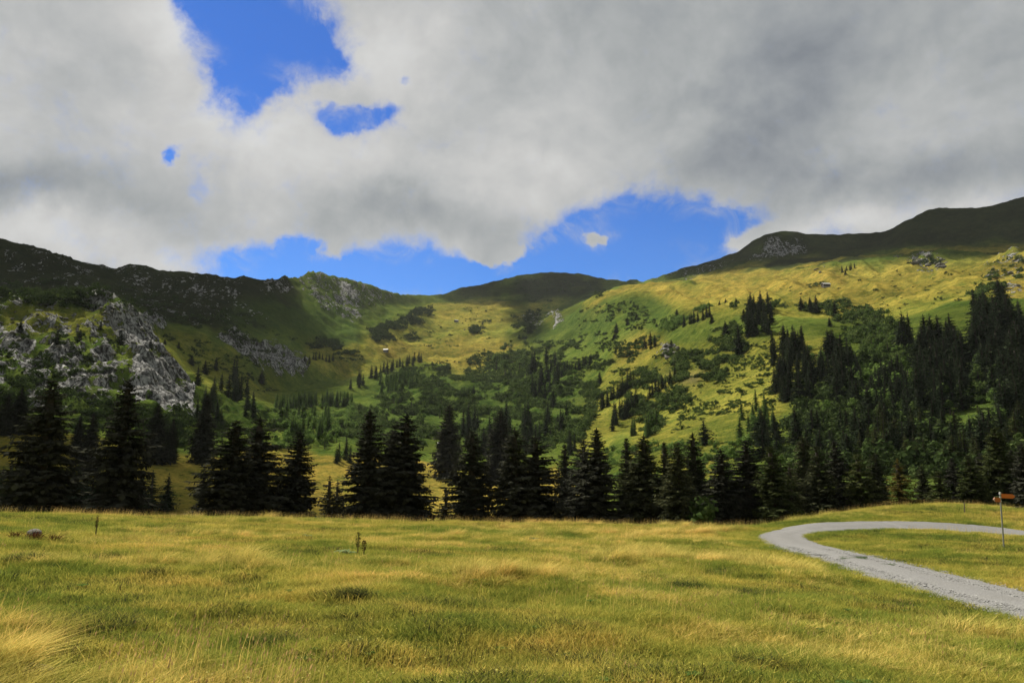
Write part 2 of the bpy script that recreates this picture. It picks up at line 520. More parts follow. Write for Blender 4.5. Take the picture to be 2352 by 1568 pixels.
# relief: gullies and outcrops where there is rock, soft swells elsewhere, little hummocks in the near meadow
far = np.clip((RR - 150) / 350, 0, 1)
not_sky = np.clip((LR[-4][None, :] - RR) / 60 + 0.25, 0.25, 1)
ZN = ZG.copy()
ZN += far * (fbm(XG / 90, YG / 90, 3, 4) - 0.5) * 15 * not_sky * np.clip(RR / 900, 0.35, 1)
ZN += far * (ridged(XG / 34, YG / 34, 5, 3) - 0.6) * 5.0 * np.clip(RR / 900, 0.4, 1)
ZN += far * (fbm(XG / 30, YG / 45, 13, 4, 0.6) - 0.5) * 11 * not_sky * np.clip(RR / 800, 0.4, 1)
rk = ridged(XG / 26, YG / 26, 31, 4, 0.6)
rk2 = ridged(XG / 9, YG / 9, 41, 3, 0.6)
ZN += rock * ((rk - 0.55) * 22 + (rk2 - 0.5) * 7) * np.clip(RR / 700, 0.5, 1.2)
lefthill = smooth_pulse(RR, 290, 620, 60) * np.clip((R(-10) - AA) / R(5), 0, 1)
ZN += lefthill * ((ridged(XG / 45, YG / 45, 37, 4, 0.6) - 0.6) * 20 + (ridged(XG / 13, YG / 13, 39, 3) - 0.6) * 6)
# jagged crest of the left ridge
leftsky = np.clip((R(-3) - AA) / R(3), 0, 1) * smooth_pulse(RR, 900, 1500, 60)
ZN += leftsky * (ridged(XG / 22, YG / 22, 51, 3) - 0.55) * 7
# gullies that run down the right-hand spur
azd = np.degrees(AA)
gul = ridged((azd * 7 + RR * 0.30) / 34, (azd * 7 - RR * 0.30) / 190, 61, 4) - 0.6
ZN += gul * 13 * smooth_pulse(azd, 3, 24, 4) * smooth_pulse(RR, 330, 760, 90)
fold = ridged(AA * 900 / 62 + RR / 260, RR / 210, 67, 4, 0.5) - 0.62
ZN += fold * 20 * smooth_pulse(RR, 480, 1500, 150) * np.clip((AA + R(12)) / R(6), 0, 1) * not_sky
near = np.clip((60 - RR) / 14, 0, 1) * np.clip((RR - 2) / 4, 0, 1)
ZN += near * ((fbm(XG / 3.2, YG / 2.0, 71, 3) - 0.5) * 0.36 + (fbm(XG / 0.9, YG / 0.7, 75, 2) - 0.5) * 0.22)


def bilinear(G, az, r):
    j = np.clip(np.searchsorted(AZ, az) - 1, 0, NA - 2)
    i = np.clip(np.searchsorted(RINGS, r) - 1, 0, NR - 2)
    u = np.clip((az - AZ[j]) / (AZ[j + 1] - AZ[j]), 0, 1)
    v = np.clip((r - RINGS[i]) / (RINGS[i + 1] - RINGS[i]), 0, 1)
    return (G[i, j] * (1 - u) + G[i, j + 1] * u) * (1 - v) + (G[i + 1, j] * (1 - u) + G[i + 1, j + 1] * u) * v


def hit(px, py, rmin=2.0, G=None):
    """where the line of sight through a frame pixel first meets the land"""
    G = ZN if G is None else G
    az, te = ray(px, py)
    az = float(az)
    te = float(te)
    j = int(np.clip(np.searchsorted(AZ, az) - 1, 0, NA - 2))
    u = (az - AZ[j]) / (AZ[j + 1] - AZ[j])
    col = G[:, j] * (1 - u) + G[:, j + 1] * u
    d = col - EYE - te * RINGS
    ok = np.where((d >= 0) & (RINGS >= rmin))[0]
    if len(ok) == 0:
        return None
    i = ok[0]
    if i == 0:
        r = RINGS[0]
    else:
        den = d[i] - d[i - 1]
        k = 1.0 if abs(den) < 1e-9 else np.clip(-d[i - 1] / den, 0, 1)
        r = RINGS[i - 1] + (RINGS[i] - RINGS[i - 1]) * k
    z = EYE + te * r if RINGS[i] > rmin * 1.05 else col[i]
    return Vector((r * math.sin(az), r * math.cos(az), float(z)))


def ground_z(x, y):
    return bilinear(ZN, np.arctan2(x, y), np.hypot(x, y))


# the gravel road: its two edges, read on the land, then the land is planed under it
def Q(x, y):
    return (1693.4 + x * 0.28, 1091 + y * 0.28)


OUTER = [Q(*p) for p in [(2900, 1330), (2600, 1255), (2352, 1190), (2000, 1100), (1700, 1010), (1500, 950), (1300, 895), (1100, 850), (950, 790), (800, 735), (640, 685), (480, 645), (330, 600), (230, 565), (170, 530), (150, 500), (200, 472), (300, 450), (450, 415), (620, 392), (800, 381), (1100, 373), (1450, 373), (1700, 385), (2000, 405), (2200, 428), (2352, 450), (2600, 480), (2900, 510)]]
INNER = [Q(*p) for p in [(2900, 1070), (2600, 995), (2352, 935), (2100, 880), (1900, 835), (1700, 790), (1500, 740), (1350, 710), (1180, 672), (1000, 635), (850, 600), (700, 560), (620, 530), (575, 508), (600, 485), (700, 465), (850, 454), (1100, 442), (1400, 442), (1650, 455), (1950, 470), (2352, 497), (2600, 515), (2900, 540)]]


def resample(poly, n):
    p = np.array([(v.x, v.y) for v in poly])
    s = np.concatenate([[0], np.cumsum(np.hypot(*np.diff(p, axis=0).T))])
    q = np.linspace(0, s[-1], n)
    x = pchip(s, p[:, 0], q)
    y = pchip(s, p[:, 1], q)
    return np.stack([x, y], 1)


NROAD = 260
edge_o = resample([hit(x, y, 6, ZG) for x, y in OUTER], NROAD)
edge_i0 = resample([hit(x, y, 6, ZG) for x, y in INNER], NROAD)
# pair each point of the outer edge with the nearest point of the inner one
pair = []
last = 0
for k in range(NROAD):
    d = np.hypot(edge_i0[:, 0] - edge_o[k, 0], edge_i0[:, 1] - edge_o[k, 1])
    d[:last] = 1e9
    j = int(np.argmin(d))
    j = min(j, last + 8)
    last = j
    pair.append(edge_i0[j])
edge_i = np.array(pair)
for _ in range(6):
    edge_i[1:-1] = (edge_i[:-2] + edge_i[1:-1] + edge_i[2:]) / 3
    edge_o[1:-1] = (edge_o[:-2] + 2 * edge_o[1:-1] + edge_o[2:]) / 4
ROAD_POLY = [tuple(p) for p in edge_o] + [tuple(p) for p in edge_i[::-1]]
mid = (edge_o + edge_i) / 2
print('road widths', np.round(np.hypot(*(edge_o - edge_i).T)[::26], 2))
nearmask = (RR < 75) & (np.abs(AA) < R(60))
XS, YS = XG[nearmask], YG[nearmask]


def dist_to_mid(x, y):
    out = np.full(x.shape, 1e9)
    for k in range(0, NROAD):
        out = np.minimum(out, (x - mid[k, 0]) ** 2 + (y - mid[k, 1]) ** 2)
    return np.sqrt(out)


dm = dist_to_mid(XS, YS)
wroad = np.clip((3.4 - dm) / 1.6, 0, 1)
# under the road: no hummocks and a little lower than the road sheet
ZN[nearmask] = ZN[nearmask] * (1 - wroad) + (ZG[nearmask] - 0.05) * wroad
dish = (2.8 - 3.0 * 0.0) * 0
PX, PY = to_px(XG, YG, ZN)


# ------------------------------------------------------------------ tags and mesh builders
def tag(o, label=None, cat=None, group=None, kind=None):
    if label:
        o['label'] = label
    if cat:
        o['category'] = cat
    if group:
        o['group'] = group
    if kind:
        o['kind'] = kind
    return o


def np_mesh(name, verts, faces, mats=(), midx=None, smooth=False):
    verts = np.asarray(verts, np.float32)
    faces = np.asarray(faces, np.int32)
    me = bpy.data.meshes.new(name)
    nf, k = faces.shape
    me.vertices.add(len(verts))
    me.vertices.foreach_set('co', verts.ravel())
    me.loops.add(nf * k)
    me.loops.foreach_set('vertex_index', faces.ravel())
    me.polygons.add(nf)
    me.polygons.foreach_set('loop_start', np.arange(nf, dtype=np.int32) * k)
    me.polygons.foreach_set('loop_total', np.full(nf, k, np.int32))
    for m in mats:
        me.materials.append(m)
    if midx is not None:
        me.polygons.foreach_set('material_index', np.asarray(midx, np.int32))
    me.polygons.foreach_set('use_smooth', np.full(nf, smooth, bool))
    me.update(calc_edges=True)
    me.validate()
    return me


def link(name, me, parent=None, loc=None):
    o = bpy.data.objects.new(name, me)
    COL.objects.link(o)
    if parent:
        o.parent = parent
    if loc is not None:
        o.location = loc
    return o


def new_mat(name):
    m = bpy.data.materials.new(name)
    m.use_nodes = True
    t = NT(m.node_tree)
    t.n.clear()
    out = t.new('ShaderNodeOutputMaterial')
    return m, t, out


def simple_mat(name, col, rough=0.8, metal=0.0, var=0.25, scale=3.0, bump=0.3):
    m, t, out = new_mat(name)
    p = t.new('ShaderNodeBsdfPrincipled')
    pos = t.new('ShaderNodeTexCoord').outputs['Object']
    n = t.noise(pos, scale, 6, 0.6)
    col = K(col, 0.66)
    dark = tuple(c * (1 - var) for c in col)
    lite = tuple(min(1, c * (1 + var)) for c in col)
    t.link(t.ramp(n, [(0.3, dark), (0.7, lite)]), p.inputs['Base Color'])
    p.inputs['Roughness'].default_value = rough
    p.inputs['Metallic'].default_value = metal
    b = t.new('ShaderNodeBump')
    b.inputs['Strength'].default_value = bump
    b.inputs['Distance'].default_value = 0.02
    t.link(n, b.inputs['Height'])
    t.link(b.outputs[0], p.inputs['Normal'])
    t.link(p.outputs[0], out.inputs['Surface'])
    return m


# meadow colours by place, shared by the ground and by the grass that grows on it
def meadow_tint(t):
    pos = t.new('ShaderNodeNewGeometry').outputs['Position']
    mp = t.new('ShaderNodeMapping')
    t.link(pos, mp.inputs['Vector'])
    mp.inputs['Scale'].default_value = (0.55, 1.0, 0.0)
    v = mp.outputs[0]
    a = t.noise(v, 0.16, 5, 0.55, 0.6)
    b = t.noise(v, 0.9, 5, 0.6)
    f = t.math('ADD', t.math('MULTIPLY', a, 0.72), t.math('MULTIPLY', b, 0.62))
    f = t.math('SUBTRACT', f, 0.12)
    return f


def grass_mat(name, stops, trans=0.35, var=0.9):
    m, t, out = new_mat(name)
    f = meadow_tint(t)
    info = t.new('ShaderNodeObjectInfo').outputs['Random']
    isl = t.new('ShaderNodeNewGeometry').outputs['Random Per Island']
    info = t.math('ADD', t.math('MULTIPLY', info, 0.5), t.math('MULTIPLY', isl, 0.5))
    f2 = t.math('ADD', f, t.math('MULTIPLY', t.math('SUBTRACT', info, 0.5), 0.34))
    c = t.ramp(f2, [(p_, K(c_, 1.04)) for p_, c_ in stops])
    v = t.math('ADD', 1 - var / 2, t.math('MULTIPLY', info, var))
    c = t.vmath('SCALE', c, v)
    d = t.new('ShaderNodeBsdfDiffuse')
    t.link(c, d.inputs['Color'])
    tr = t.new('ShaderNodeBsdfTranslucent')
    t.link(c, tr.inputs['Color'])
    mx = t.new('ShaderNodeMixShader')
    mx.inputs[0].default_value = trans
    t.link(d.outputs[0], mx.inputs[1])
    t.link(tr.outputs[0], mx.inputs[2])
    t.link(mx.outputs[0], out.inputs['Surface'])
    return m


M = {}
M['grass'] = grass_mat('meadow_grass', [(0.42, (0.15, 0.20, 0.035)), (0.54, (0.26, 0.27, 0.048)), (0.66, (0.42, 0.36, 0.075)), (0.80, (0.58, 0.41, 0.11))])
M['straw'] = grass_mat('dry_straw', [(0.40, (0.38, 0.35, 0.08)), (0.60, (0.58, 0.45, 0.13)), (0.76, (0.66, 0.44, 0.15))], 0.3)
M['seed'] = grass_mat('seed_heads', [(0.40, (0.30, 0.21, 0.10)), (0.6, (0.40, 0.26, 0.12))], 0.3)
M['tussock'] = grass_mat('dark_tussock', [(0.4, (0.035, 0.06, 0.022)), (0.6, (0.055, 0.055, 0.028))], 0.15)


def ground_material():
    m, t, out = new_mat('meadow_soil_and_turf')
    f = meadow_tint(t)
    c = t.ramp(f, [(p_, K(c_)) for p_, c_ in [(0.36, (0.12, 0.16, 0.03)), (0.50, (0.19, 0.20, 0.04)), (0.62, (0.28, 0.23, 0.05)), (0.74, (0.34, 0.24, 0.06))]])
    pos = t.new('ShaderNodeNewGeometry').outputs['Position']
    n = t.noise(pos, 9, 6, 0.7)
    c = t.mix(t.maprange(n, 0.35, 0.6, 0.55, 0), c, (0.05, 0.045, 0.02))
    p = t.new('ShaderNodeBsdfDiffuse')
    t.link(c, p.inputs['Color'])
    b = t.new('ShaderNodeBump')
    b.inputs['Strength'].default_value = 0.8
    b.inputs['Distance'].default_value = 0.08
    t.link(t.noise(pos, 14, 6, 0.7), b.inputs['Height'])
    t.link(b.outputs[0], p.inputs['Normal'])
    t.link(p.outputs[0], out.inputs['Surface'])
    return m


def hills_material():
    m, t, out = new_mat('alpine_grass_heath_and_rock')
    tint = t.new('ShaderNodeAttribute', attribute_name='cover').outputs['Color']
    rockA = t.new('ShaderNodeAttribute', attribute_name='rock').outputs['Fac']
    geo = t.new('ShaderNodeNewGeometry')
    pos = geo.outputs['Position']
    n1 = t.noise(pos, 0.03, 6, 0.65)
    n2 = t.noise(pos, 0.22, 6, 0.65)
    n3 = t.noise(pos, 1.2, 4, 0.6)
    v = t.math('ADD', t.math('MULTIPLY', t.math('SUBTRACT', n1, 0.5), 0.9), t.math('MULTIPLY', t.math('SUBTRACT', n2, 0.5), 1.15))
    v = t.math('ADD', v, t.math('MULTIPLY', t.math('SUBTRACT', n3, 0.5), 0.9))
    v = t.math('ADD', v, t.math('MULTIPLY', t.math('SUBTRACT', t.noise(pos, 0.085, 5, 0.6), 0.5), 1.1))
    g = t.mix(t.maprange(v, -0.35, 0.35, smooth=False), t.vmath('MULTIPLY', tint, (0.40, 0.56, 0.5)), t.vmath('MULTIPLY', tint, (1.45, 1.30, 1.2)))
    # tufts and dwarf shrubs as dark flecks
    g = t.mix(t.maprange(t.noise(pos, 0.45, 6, 0.72), 0.54, 0.64, 0, 0.75), g, (0.035, 0.05, 0.014))
    # rock: pale limestone with dark cracks
    mp = t.new('ShaderNodeMapping')
    t.link(pos, mp.inputs['Vector'])
    mp.inputs['Scale'].default_value = (1, 1, 0.3)
    rn = t.noise(mp.outputs[0], 0.35, 8, 0.72, 1.2)
    rn2 = t.noise(mp.outputs[0], 0.09, 5, 0.6)
    rc = t.ramp(rn, [(0.40, (0.03, 0.03, 0.03)), (0.47, (0.13, 0.13, 0.13)), (0.54, (0.43, 0.43, 0.425)), (0.64, (0.64, 0.64, 0.63))])
    rc = t.mix(t.maprange(rn2, 0.45, 0.7, 0, 0.45), rc, (0.09, 0.085, 0.07))
    edge = t.math('ADD', rockA, t.math('ADD', t.math('MULTIPLY', t.math('SUBTRACT', n2, 0.5), 2.6), t.math('MULTIPLY', t.math('SUBTRACT', n1, 0.5), 2.0)))
    mp2 = t.new('ShaderNodeMapping')
    t.link(pos, mp2.inputs['Vector'])
    mp2.inputs['Rotation'].default_value = (0, 0, 0.6)
    mp2.inputs['Scale'].default_value = (1.6, 0.5, 0.25)
    edge = t.math('ADD', edge, t.math('MULTIPLY', t.math('SUBTRACT', t.noise(mp2.outputs[0], 0.10, 6, 0.65), 0.52), 3.2))
    rf = t.math('MULTIPLY', t.maprange(edge, 0.44, 0.58), t.maprange(rockA, 0.03, 0.12))
    col = t.mix(rf, g, rc)
    p = t.new('ShaderNodeBsdfDiffuse')
    t.link(col, p.inputs['Color'])
    bsum = t.math('ADD', t.math('MULTIPLY', n2, 1.6), t.math('MULTIPLY', n3, 0.5))
    bsum = t.math('ADD', bsum, t.math('MULTIPLY', t.math('MULTIPLY', rf, rn), 5.0))
    b = t.new('ShaderNodeBump')
    b.inputs['Strength'].default_value = 1.0
    b.inputs['Distance'].default_value = 1.6
    t.link(bsum, b.inputs['Height'])
    t.link(b.outputs[0], p.inputs['Normal'])
    t.link(p.outputs[0], out.inputs['Surface'])
    return m


M['ground'] = ground_material()
M['hills'] = hills_material()

# ---- cover colours of the far land (what grows there, some darkened to carry shade)
GOLD = np.array((0.37, 0.285, 0.062))
YELLOW = np.array((0.265, 0.26, 0.05))
GREEN = np.array((0.125, 0.17, 0.034))
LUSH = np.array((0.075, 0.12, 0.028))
SHADED_HEATH = np.array((0.024, 0.027, 0.016))  # heath, darkened to carry the shade on the ridges
SCREE = np.array((0.16, 0.13, 0.08))
COVER = [
    (GREEN, 1.0, [(-500, 400), (2900, 400), (2900, 1300), (-500, 1300)], 60, 9000),
    (YELLOW, .9, [(700, 800), (850, 780), (1000, 700), (1130, 690), (1300, 690), (1170, 800), (1150, 850), (1000, 830), (830, 870), (700, 830)], 700, 1900),
    (GOLD, .7, [(830, 790), (1000, 795), (1150, 775), (1170, 800), (1080, 830), (850, 830)], 700, 1900),
    (GOLD, .6, [(980, 730), (1130, 690), (1330, 695), (1180, 712), (1060, 735)], 900, 1900),
    (YELLOW, 1, [(1300, 700), (1430, 650), (1700, 625), (2000, 600), (2352, 570), (2500, 560), (2500, 700), (2200, 720), (1900, 740), (1750, 720), (1500, 690), (1420, 690)], 480, 1300),
    (GOLD, .8, [(1320, 700), (1450, 655), (1900, 605), (1950, 640), (1700, 680), (1480, 680)], 480, 1400),
    (GOLD, .55, [(1800, 610), (2300, 580), (2352, 600), (2300, 640), (2000, 700), (1800, 690)], 480, 1300),
    (GOLD, .8, [(2280, 640), (2352, 600), (2400, 600), (2400, 700), (2300, 700)], 480, 1300),
    (YELLOW, .8, [(1320, 890), (1500, 790), (1720, 760), (1900, 770), (1900, 850), (1780, 930), (1640, 950), (1540, 1010), (1330, 1020)], 250, 800),
    (YELLOW, .9, [(1640, 900), (1760, 800), (1790, 940), (1700, 980)], 250, 800),
    (GOLD, .8, [(1400, 830), (1520, 760), (1560, 800), (1450, 860)], 300, 900),
    (YELLOW, .8, [(1300, 920), (1400, 870), (1400, 1060), (1320, 1090)], 250, 800),
    (GOLD, .7, [(-300, 985), (60, 980), (200, 1010), (520, 1045), (560, 1200), (-300, 1200)], 130, 290),
    (GOLD, .95, [(560, 1050), (820, 1045), (1330, 1090), (1330, 1230), (560, 1230)], 130, 330),
    (GOLD, .7, [(735, 960), (830, 960), (840, 1000), (745, 985)], 300, 700),
    (YELLOW, .9, [(1450, 980), (1700, 960), (1700, 1100), (1450, 1100)], 180, 400),
    (LUSH, .8, [(700, 960), (860, 880), (1000, 850), (1150, 830), (1350, 880), (1320, 1000), (1000, 1020), (760, 1020)], 350, 900),
    (LUSH, .75, [(1790, 860), (2400, 720), (2400, 1150), (1790, 1150)], 90, 480),
    (YELLOW, .7, [(0, 700), (240, 720), (420, 860), (330, 850), (230, 780), (0, 760)], 400, 640),
    (YELLOW, .6, [(300, 735), (470, 770), (640, 880), (640, 950), (520, 930)], 440, 900),
    (LUSH, .8, [(1180, 650), (1440, 640), (1400, 690), (1300, 700), (1180, 700)], 1500, 3000),  # dark green painted in for the shaded side of the dome hill
    (SHADED_HEATH, .85, [(1010, 680), (1060, 655), (1245, 620), (1440, 645), (1330, 690), (1150, 680)], 1650, 3000),
    (SHADED_HEATH, .9, [(-500, 400), (0, 540), (700, 620), (690, 700), (690, 750), (600, 780), (500, 755), (330, 722), (240, 700), (-500, 685)], 640, 3000),
    (LUSH, .8, [(500, 725), (760, 700), (860, 760), (700, 810), (560, 780)], 700, 1600),  # dark green laid in for the shade over the hollow
    (SHADED_HEATH, .85, [(1480, 650), (1700, 560), (1800, 520), (2352, 440), (2700, 400), (2700, 560), (2352, 572), (2000, 592), (1900, 604), (1650, 625)], 1080, 3000),
    (LUSH, .8, [(1150, 720), (1330, 700), (1420, 700), (1400, 760), (1180, 785)], 800, 1750),
    (LUSH, .6, [(1430, 700), (1500, 685), (1640, 690), (1560, 760), (1440, 790)], 500, 1000),  # dark green puts in the shading of the slope that faces away
    (YELLOW, .9, [(680, 800), (860, 785), (890, 850), (780, 885), (690, 860)], 600, 1500),
    (GREEN, .8, [(560, 790), (690, 850), (860, 870), (860, 930), (640, 930), (560, 860)], 480, 1200),
    (SCREE, .7, [(1590, 845), (1650, 820), (1640, 850), (1590, 875)], 300, 800),
    (SCREE, .7, [(180, 870), (215, 900), (225, 950), (195, 930)], 300, 500),
    (LUSH, .6, [(-300, 850), (620, 900), (640, 1030), (450, 1045), (200, 1000), (-300, 960)], 270, 560),
]
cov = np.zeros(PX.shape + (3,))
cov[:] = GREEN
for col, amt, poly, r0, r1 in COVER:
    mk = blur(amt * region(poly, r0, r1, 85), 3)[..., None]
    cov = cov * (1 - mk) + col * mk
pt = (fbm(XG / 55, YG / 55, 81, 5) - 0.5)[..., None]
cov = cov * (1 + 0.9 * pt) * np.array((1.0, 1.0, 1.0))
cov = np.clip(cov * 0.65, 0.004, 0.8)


def grid_mesh(name, i0, i1, mat, attrs=False):
    X = XG[i0:i1]
    Y = YG[i0:i1]
    Z = ZN[i0:i1]
    n, mcol = X.shape
    v = np.stack([X, Y, Z], -1).reshape(-1, 3)
    ii, jj = np.meshgrid(np.arange(n - 1), np.arange(mcol - 1), indexing='ij')
    a = (ii * mcol + jj).ravel()
    f = np.stack([a, a + 1, a + mcol + 1, a + mcol], 1)[:, ::-1]
    me = np_mesh(name, v, f, [mat], smooth=True)
    if attrs:
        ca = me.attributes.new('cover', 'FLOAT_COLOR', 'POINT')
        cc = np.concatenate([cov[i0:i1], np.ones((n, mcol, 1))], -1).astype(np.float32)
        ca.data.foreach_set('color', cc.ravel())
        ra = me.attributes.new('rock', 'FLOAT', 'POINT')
        ra.data.foreach_set('value', rock[i0:i1].astype(np.float32).ravel())
    return me


SPLIT = int(np.searchsorted(RINGS, 74.0))
o = link('meadow', grid_mesh('meadow', 0, SPLIT + 1, M['ground']))
tag(o, kind='structure')
o = link('hills', grid_mesh('hills', SPLIT, NR, M['hills'], True))
tag(o, kind='structure')


# ------------------------------------------------------------------ foliage materials
def leaf_mat(name, col, var=0.5, trans=0.25, hue=0.0, col2=None, rough=None):
    m, t, out = new_mat(name)
    col = K(col)
    col2 = K(col2) if col2 else None
    geo = t.new('ShaderNodeNewGeometry')
    rnd = geo.outputs['Random Per Island']
    info = t.new('ShaderNodeObjectInfo').outputs['Random']
    col2 = col2 or tuple(c * 1.7 for c in col)
    f = t.math('ADD', t.math('MULTIPLY', rnd, 0.65), t.math('MULTIPLY', info, 0.35))
    c = t.ramp(f, [(0.1, tuple(x * (1 - var) for x in col)), (0.55, col), (0.95, col2)])
    d = t.new('ShaderNodeBsdfDiffuse')
    t.link(c, d.inputs['Color'])
    tr = t.new('ShaderNodeBsdfTranslucent')
    t.link(c, tr.inputs['Color'])
    mx = t.new('ShaderNodeMixShader')
    mx.inputs[0].default_value = trans
    t.link(d.outputs[0], mx.inputs[1])
    t.link(tr.outputs[0], mx.inputs[2])
    t.link(mx.outputs[0], out.inputs['Surface'])
    return m


M['needle'] = leaf_mat('spruce_needles', (0.066, 0.068, 0.052), 0.4, 0.06, col2=(0.098, 0.100, 0.066))
M['needle_far'] = leaf_mat('far_spruce_needles', (0.055, 0.078, 0.045), 0.4, 0.10, col2=(0.095, 0.120, 0.058))
M['needle_mid'] = leaf_mat('half_lit_spruce_needles', (0.075, 0.084, 0.045), 0.45, 0.2, col2=(0.15, 0.155, 0.07))  # lighter needles paint in the lit look of the right-hand spruces
M['needle_lit'] = leaf_mat('sunlit_spruce_needles', (0.085, 0.105, 0.04), 0.5, 0.25, col2=(0.16, 0.17, 0.06))  # brighter copy of the needle colour for spruces caught by the sun
M['needle_gold'] = leaf_mat('gold_lit_spruce_needles', (0.12, 0.10, 0.03), 0.55, 0.3, col2=(0.24, 0.18, 0.05))  # gold colour paints the sunlight onto one spruce
M['larch'] = leaf_mat('larch_needles', (0.13, 0.22, 0.06), 0.45, 0.4, col2=(0.22, 0.32, 0.09))
M['alder'] = leaf_mat('alder_leaves', (0.10, 0.16, 0.045), 0.55, 0.35, col2=(0.23, 0.29, 0.09))
M['pine'] = leaf_mat('dwarf_pine_needles', (0.07, 0.11, 0.035), 0.5, 0.2, col2=(0.13, 0.17, 0.055))
M['lush'] = leaf_mat('bright_alder_leaves', (0.17, 0.28, 0.065), 0.5, 0.4, col2=(0.29, 0.40, 0.11))
M['bark'] = simple_mat('spruce_bark', (0.06, 0.045, 0.035), 0.9, 0, 0.4, 6)


# ------------------------------------------------------------------ trees
def diamonds(base, direc, side, length, width):
    """leaf-shaped quads: arrays of base points, unit directions, unit side vectors, lengths, widths"""
    L = length[:, None]
    W = width[:, None]
    a = base
    b = base + direc * L * 0.45 + side * W * 0.5
    c = base + direc * L
    d = base + direc * L * 0.45 - side * W * 0.5
    v = np.stack([a, b, c, d], 1).reshape(-1, 3)
    f = np.arange(len(v)).reshape(-1, 4)
    return v, f


def unit(v):
    return v / np.maximum(1e-9, np.linalg.norm(v, axis=-1, keepdims=True))


def spruce_crown(h, rad, whorls, nb, ns, seed, bare=0.04, ragged=0.25, power=0.85, wfac=0.34, fill=0.0):
    g = np.random.default_rng(seed)
    B, D, S, Ls, Ws = [], [], [], [], []
    z0 = h * bare
    lean = g.uniform(0, 6.28)
    for w in range(whorls):
        tw = (w + g.uniform(-0.3, 0.3)) / whorls
        tw = min(max(tw, 0), 0.985)
        tt = tw
        n = nb if tt < 0.8 else max(4, int(nb * 0.7))
        ph = g.uniform(0, 6.28)
        # uneven outline: every whorl and every side of the tree differs a little
        wl = g.uniform(1 - ragged, 1 + ragged * 0.6)
        for b in range(n):
            tt = min(max(tw + g.uniform(-1.1, 1.1) / whorls, 0), 0.985)
            zz = z0 + (h - z0) * tt ** 0.95
            prof = (1 - tt) ** power * (0.80 + 0.20 * min(1, tt * 9))
            az = ph + 6.283 * b / n + g.uniform(-0.25, 0.25)
            side_f = 1 + 0.18 * math.sin(az - lean) + 0.15 * math.sin(2 * az + 7 * tt) + 0.10 * math.sin(az * 3 - 13 * tt + lean)
            L = max(0.008 * h, rad * prof * wl * side_f * g.uniform(0.72, 1.12)) + 0.003 * h
            o_ = np.array((math.cos(az), math.sin(az), 0))
            sd = np.array((-math.sin(az), math.cos(az), 0))
            rise = 0.25 * (tt - 0.35)
            s = np.linspace(0.12, 1.0, ns) + g.uniform(-0.03, 0.03, ns)
            zc = L * (rise * s - 0.42 * (1 - tt * 0.7) * s ** 1.5 + 0.16 * s ** 3)
            P = o_[None] * (L * s)[:, None] + np.array((0, 0, 1.0))[None] * zc[:, None] + np.array((0, 0, zz))
            for sg in (-1, 1):
                k = g.uniform(0.45, 1.0, ns)
                dr = unit(o_[None] * 0.75 + sd[None] * (sg * k)[:, None] + np.array((0, 0, -1.0))[None] * g.uniform(0.05, 0.5, ns)[:, None])
                sv = unit(np.cross(dr, np.array((0, 0, 1.0)) + g.normal(0, 0.5, (ns, 3))))
                ll = L * (0.44 - 0.26 * s) * g.uniform(0.7, 1.2, ns) + 0.010 * h * (1 - 0.6 * tt)
                B.append(P); D.append(dr); S.append(sv); Ls.append(ll); Ws.append(ll * wfac * g.uniform(0.8, 1.3, ns))
            # twigs that hang from the bough
            dr = unit(np.array((0, 0, -1.0))[None] + o_[None] * 0.35 + g.normal(0, 0.18, (ns, 3)))
            sv = unit(sd[None] + o_[None] * g.uniform(-0.8, 0.8, ns)[:, None])
            ll = (0.015 * h * (1 - 0.6 * tt) + L * 0.16) * g.uniform(0.6, 1.2, ns)
            B.append(P); D.append(dr); S.append(sv); Ls.append(ll); Ws.append(ll * 0.7)
    # leader
    B.append(np.array([[0, 0, h * 0.94]])); D.append(np.array([[0, 0, 1.0]])); S.append(np.array([[1.0, 0, 0]])); Ls.append(np.array([h * 0.07])); Ws.append(np.array([h * 0.012]))
    return diamonds(np.concatenate(B), np.concatenate(D), np.concatenate(S), np.concatenate(Ls), np.concatenate(Ws))


def trunk_geo(h, r, seg=7, rings=5, bend=0.0):
    v, f = [], []
    for i in range(rings + 1):
        t = i / rings
        rr = r * (1 - t) ** 0.8 + 0.01
        if i == 0:
            rr *= 1.25
        for k in range(seg):
            a = 6.283 * k / seg
            v.append((rr * math.cos(a) + bend * t * t, rr * math.sin(a), h * t - 0.4))
    for i in range(rings):
        for k in range(seg):
            a = i * seg + k
            b = i * seg + (k + 1) % seg
            f.append((a, b, b + seg, a + seg))
    return np.array(v), np.array(f)


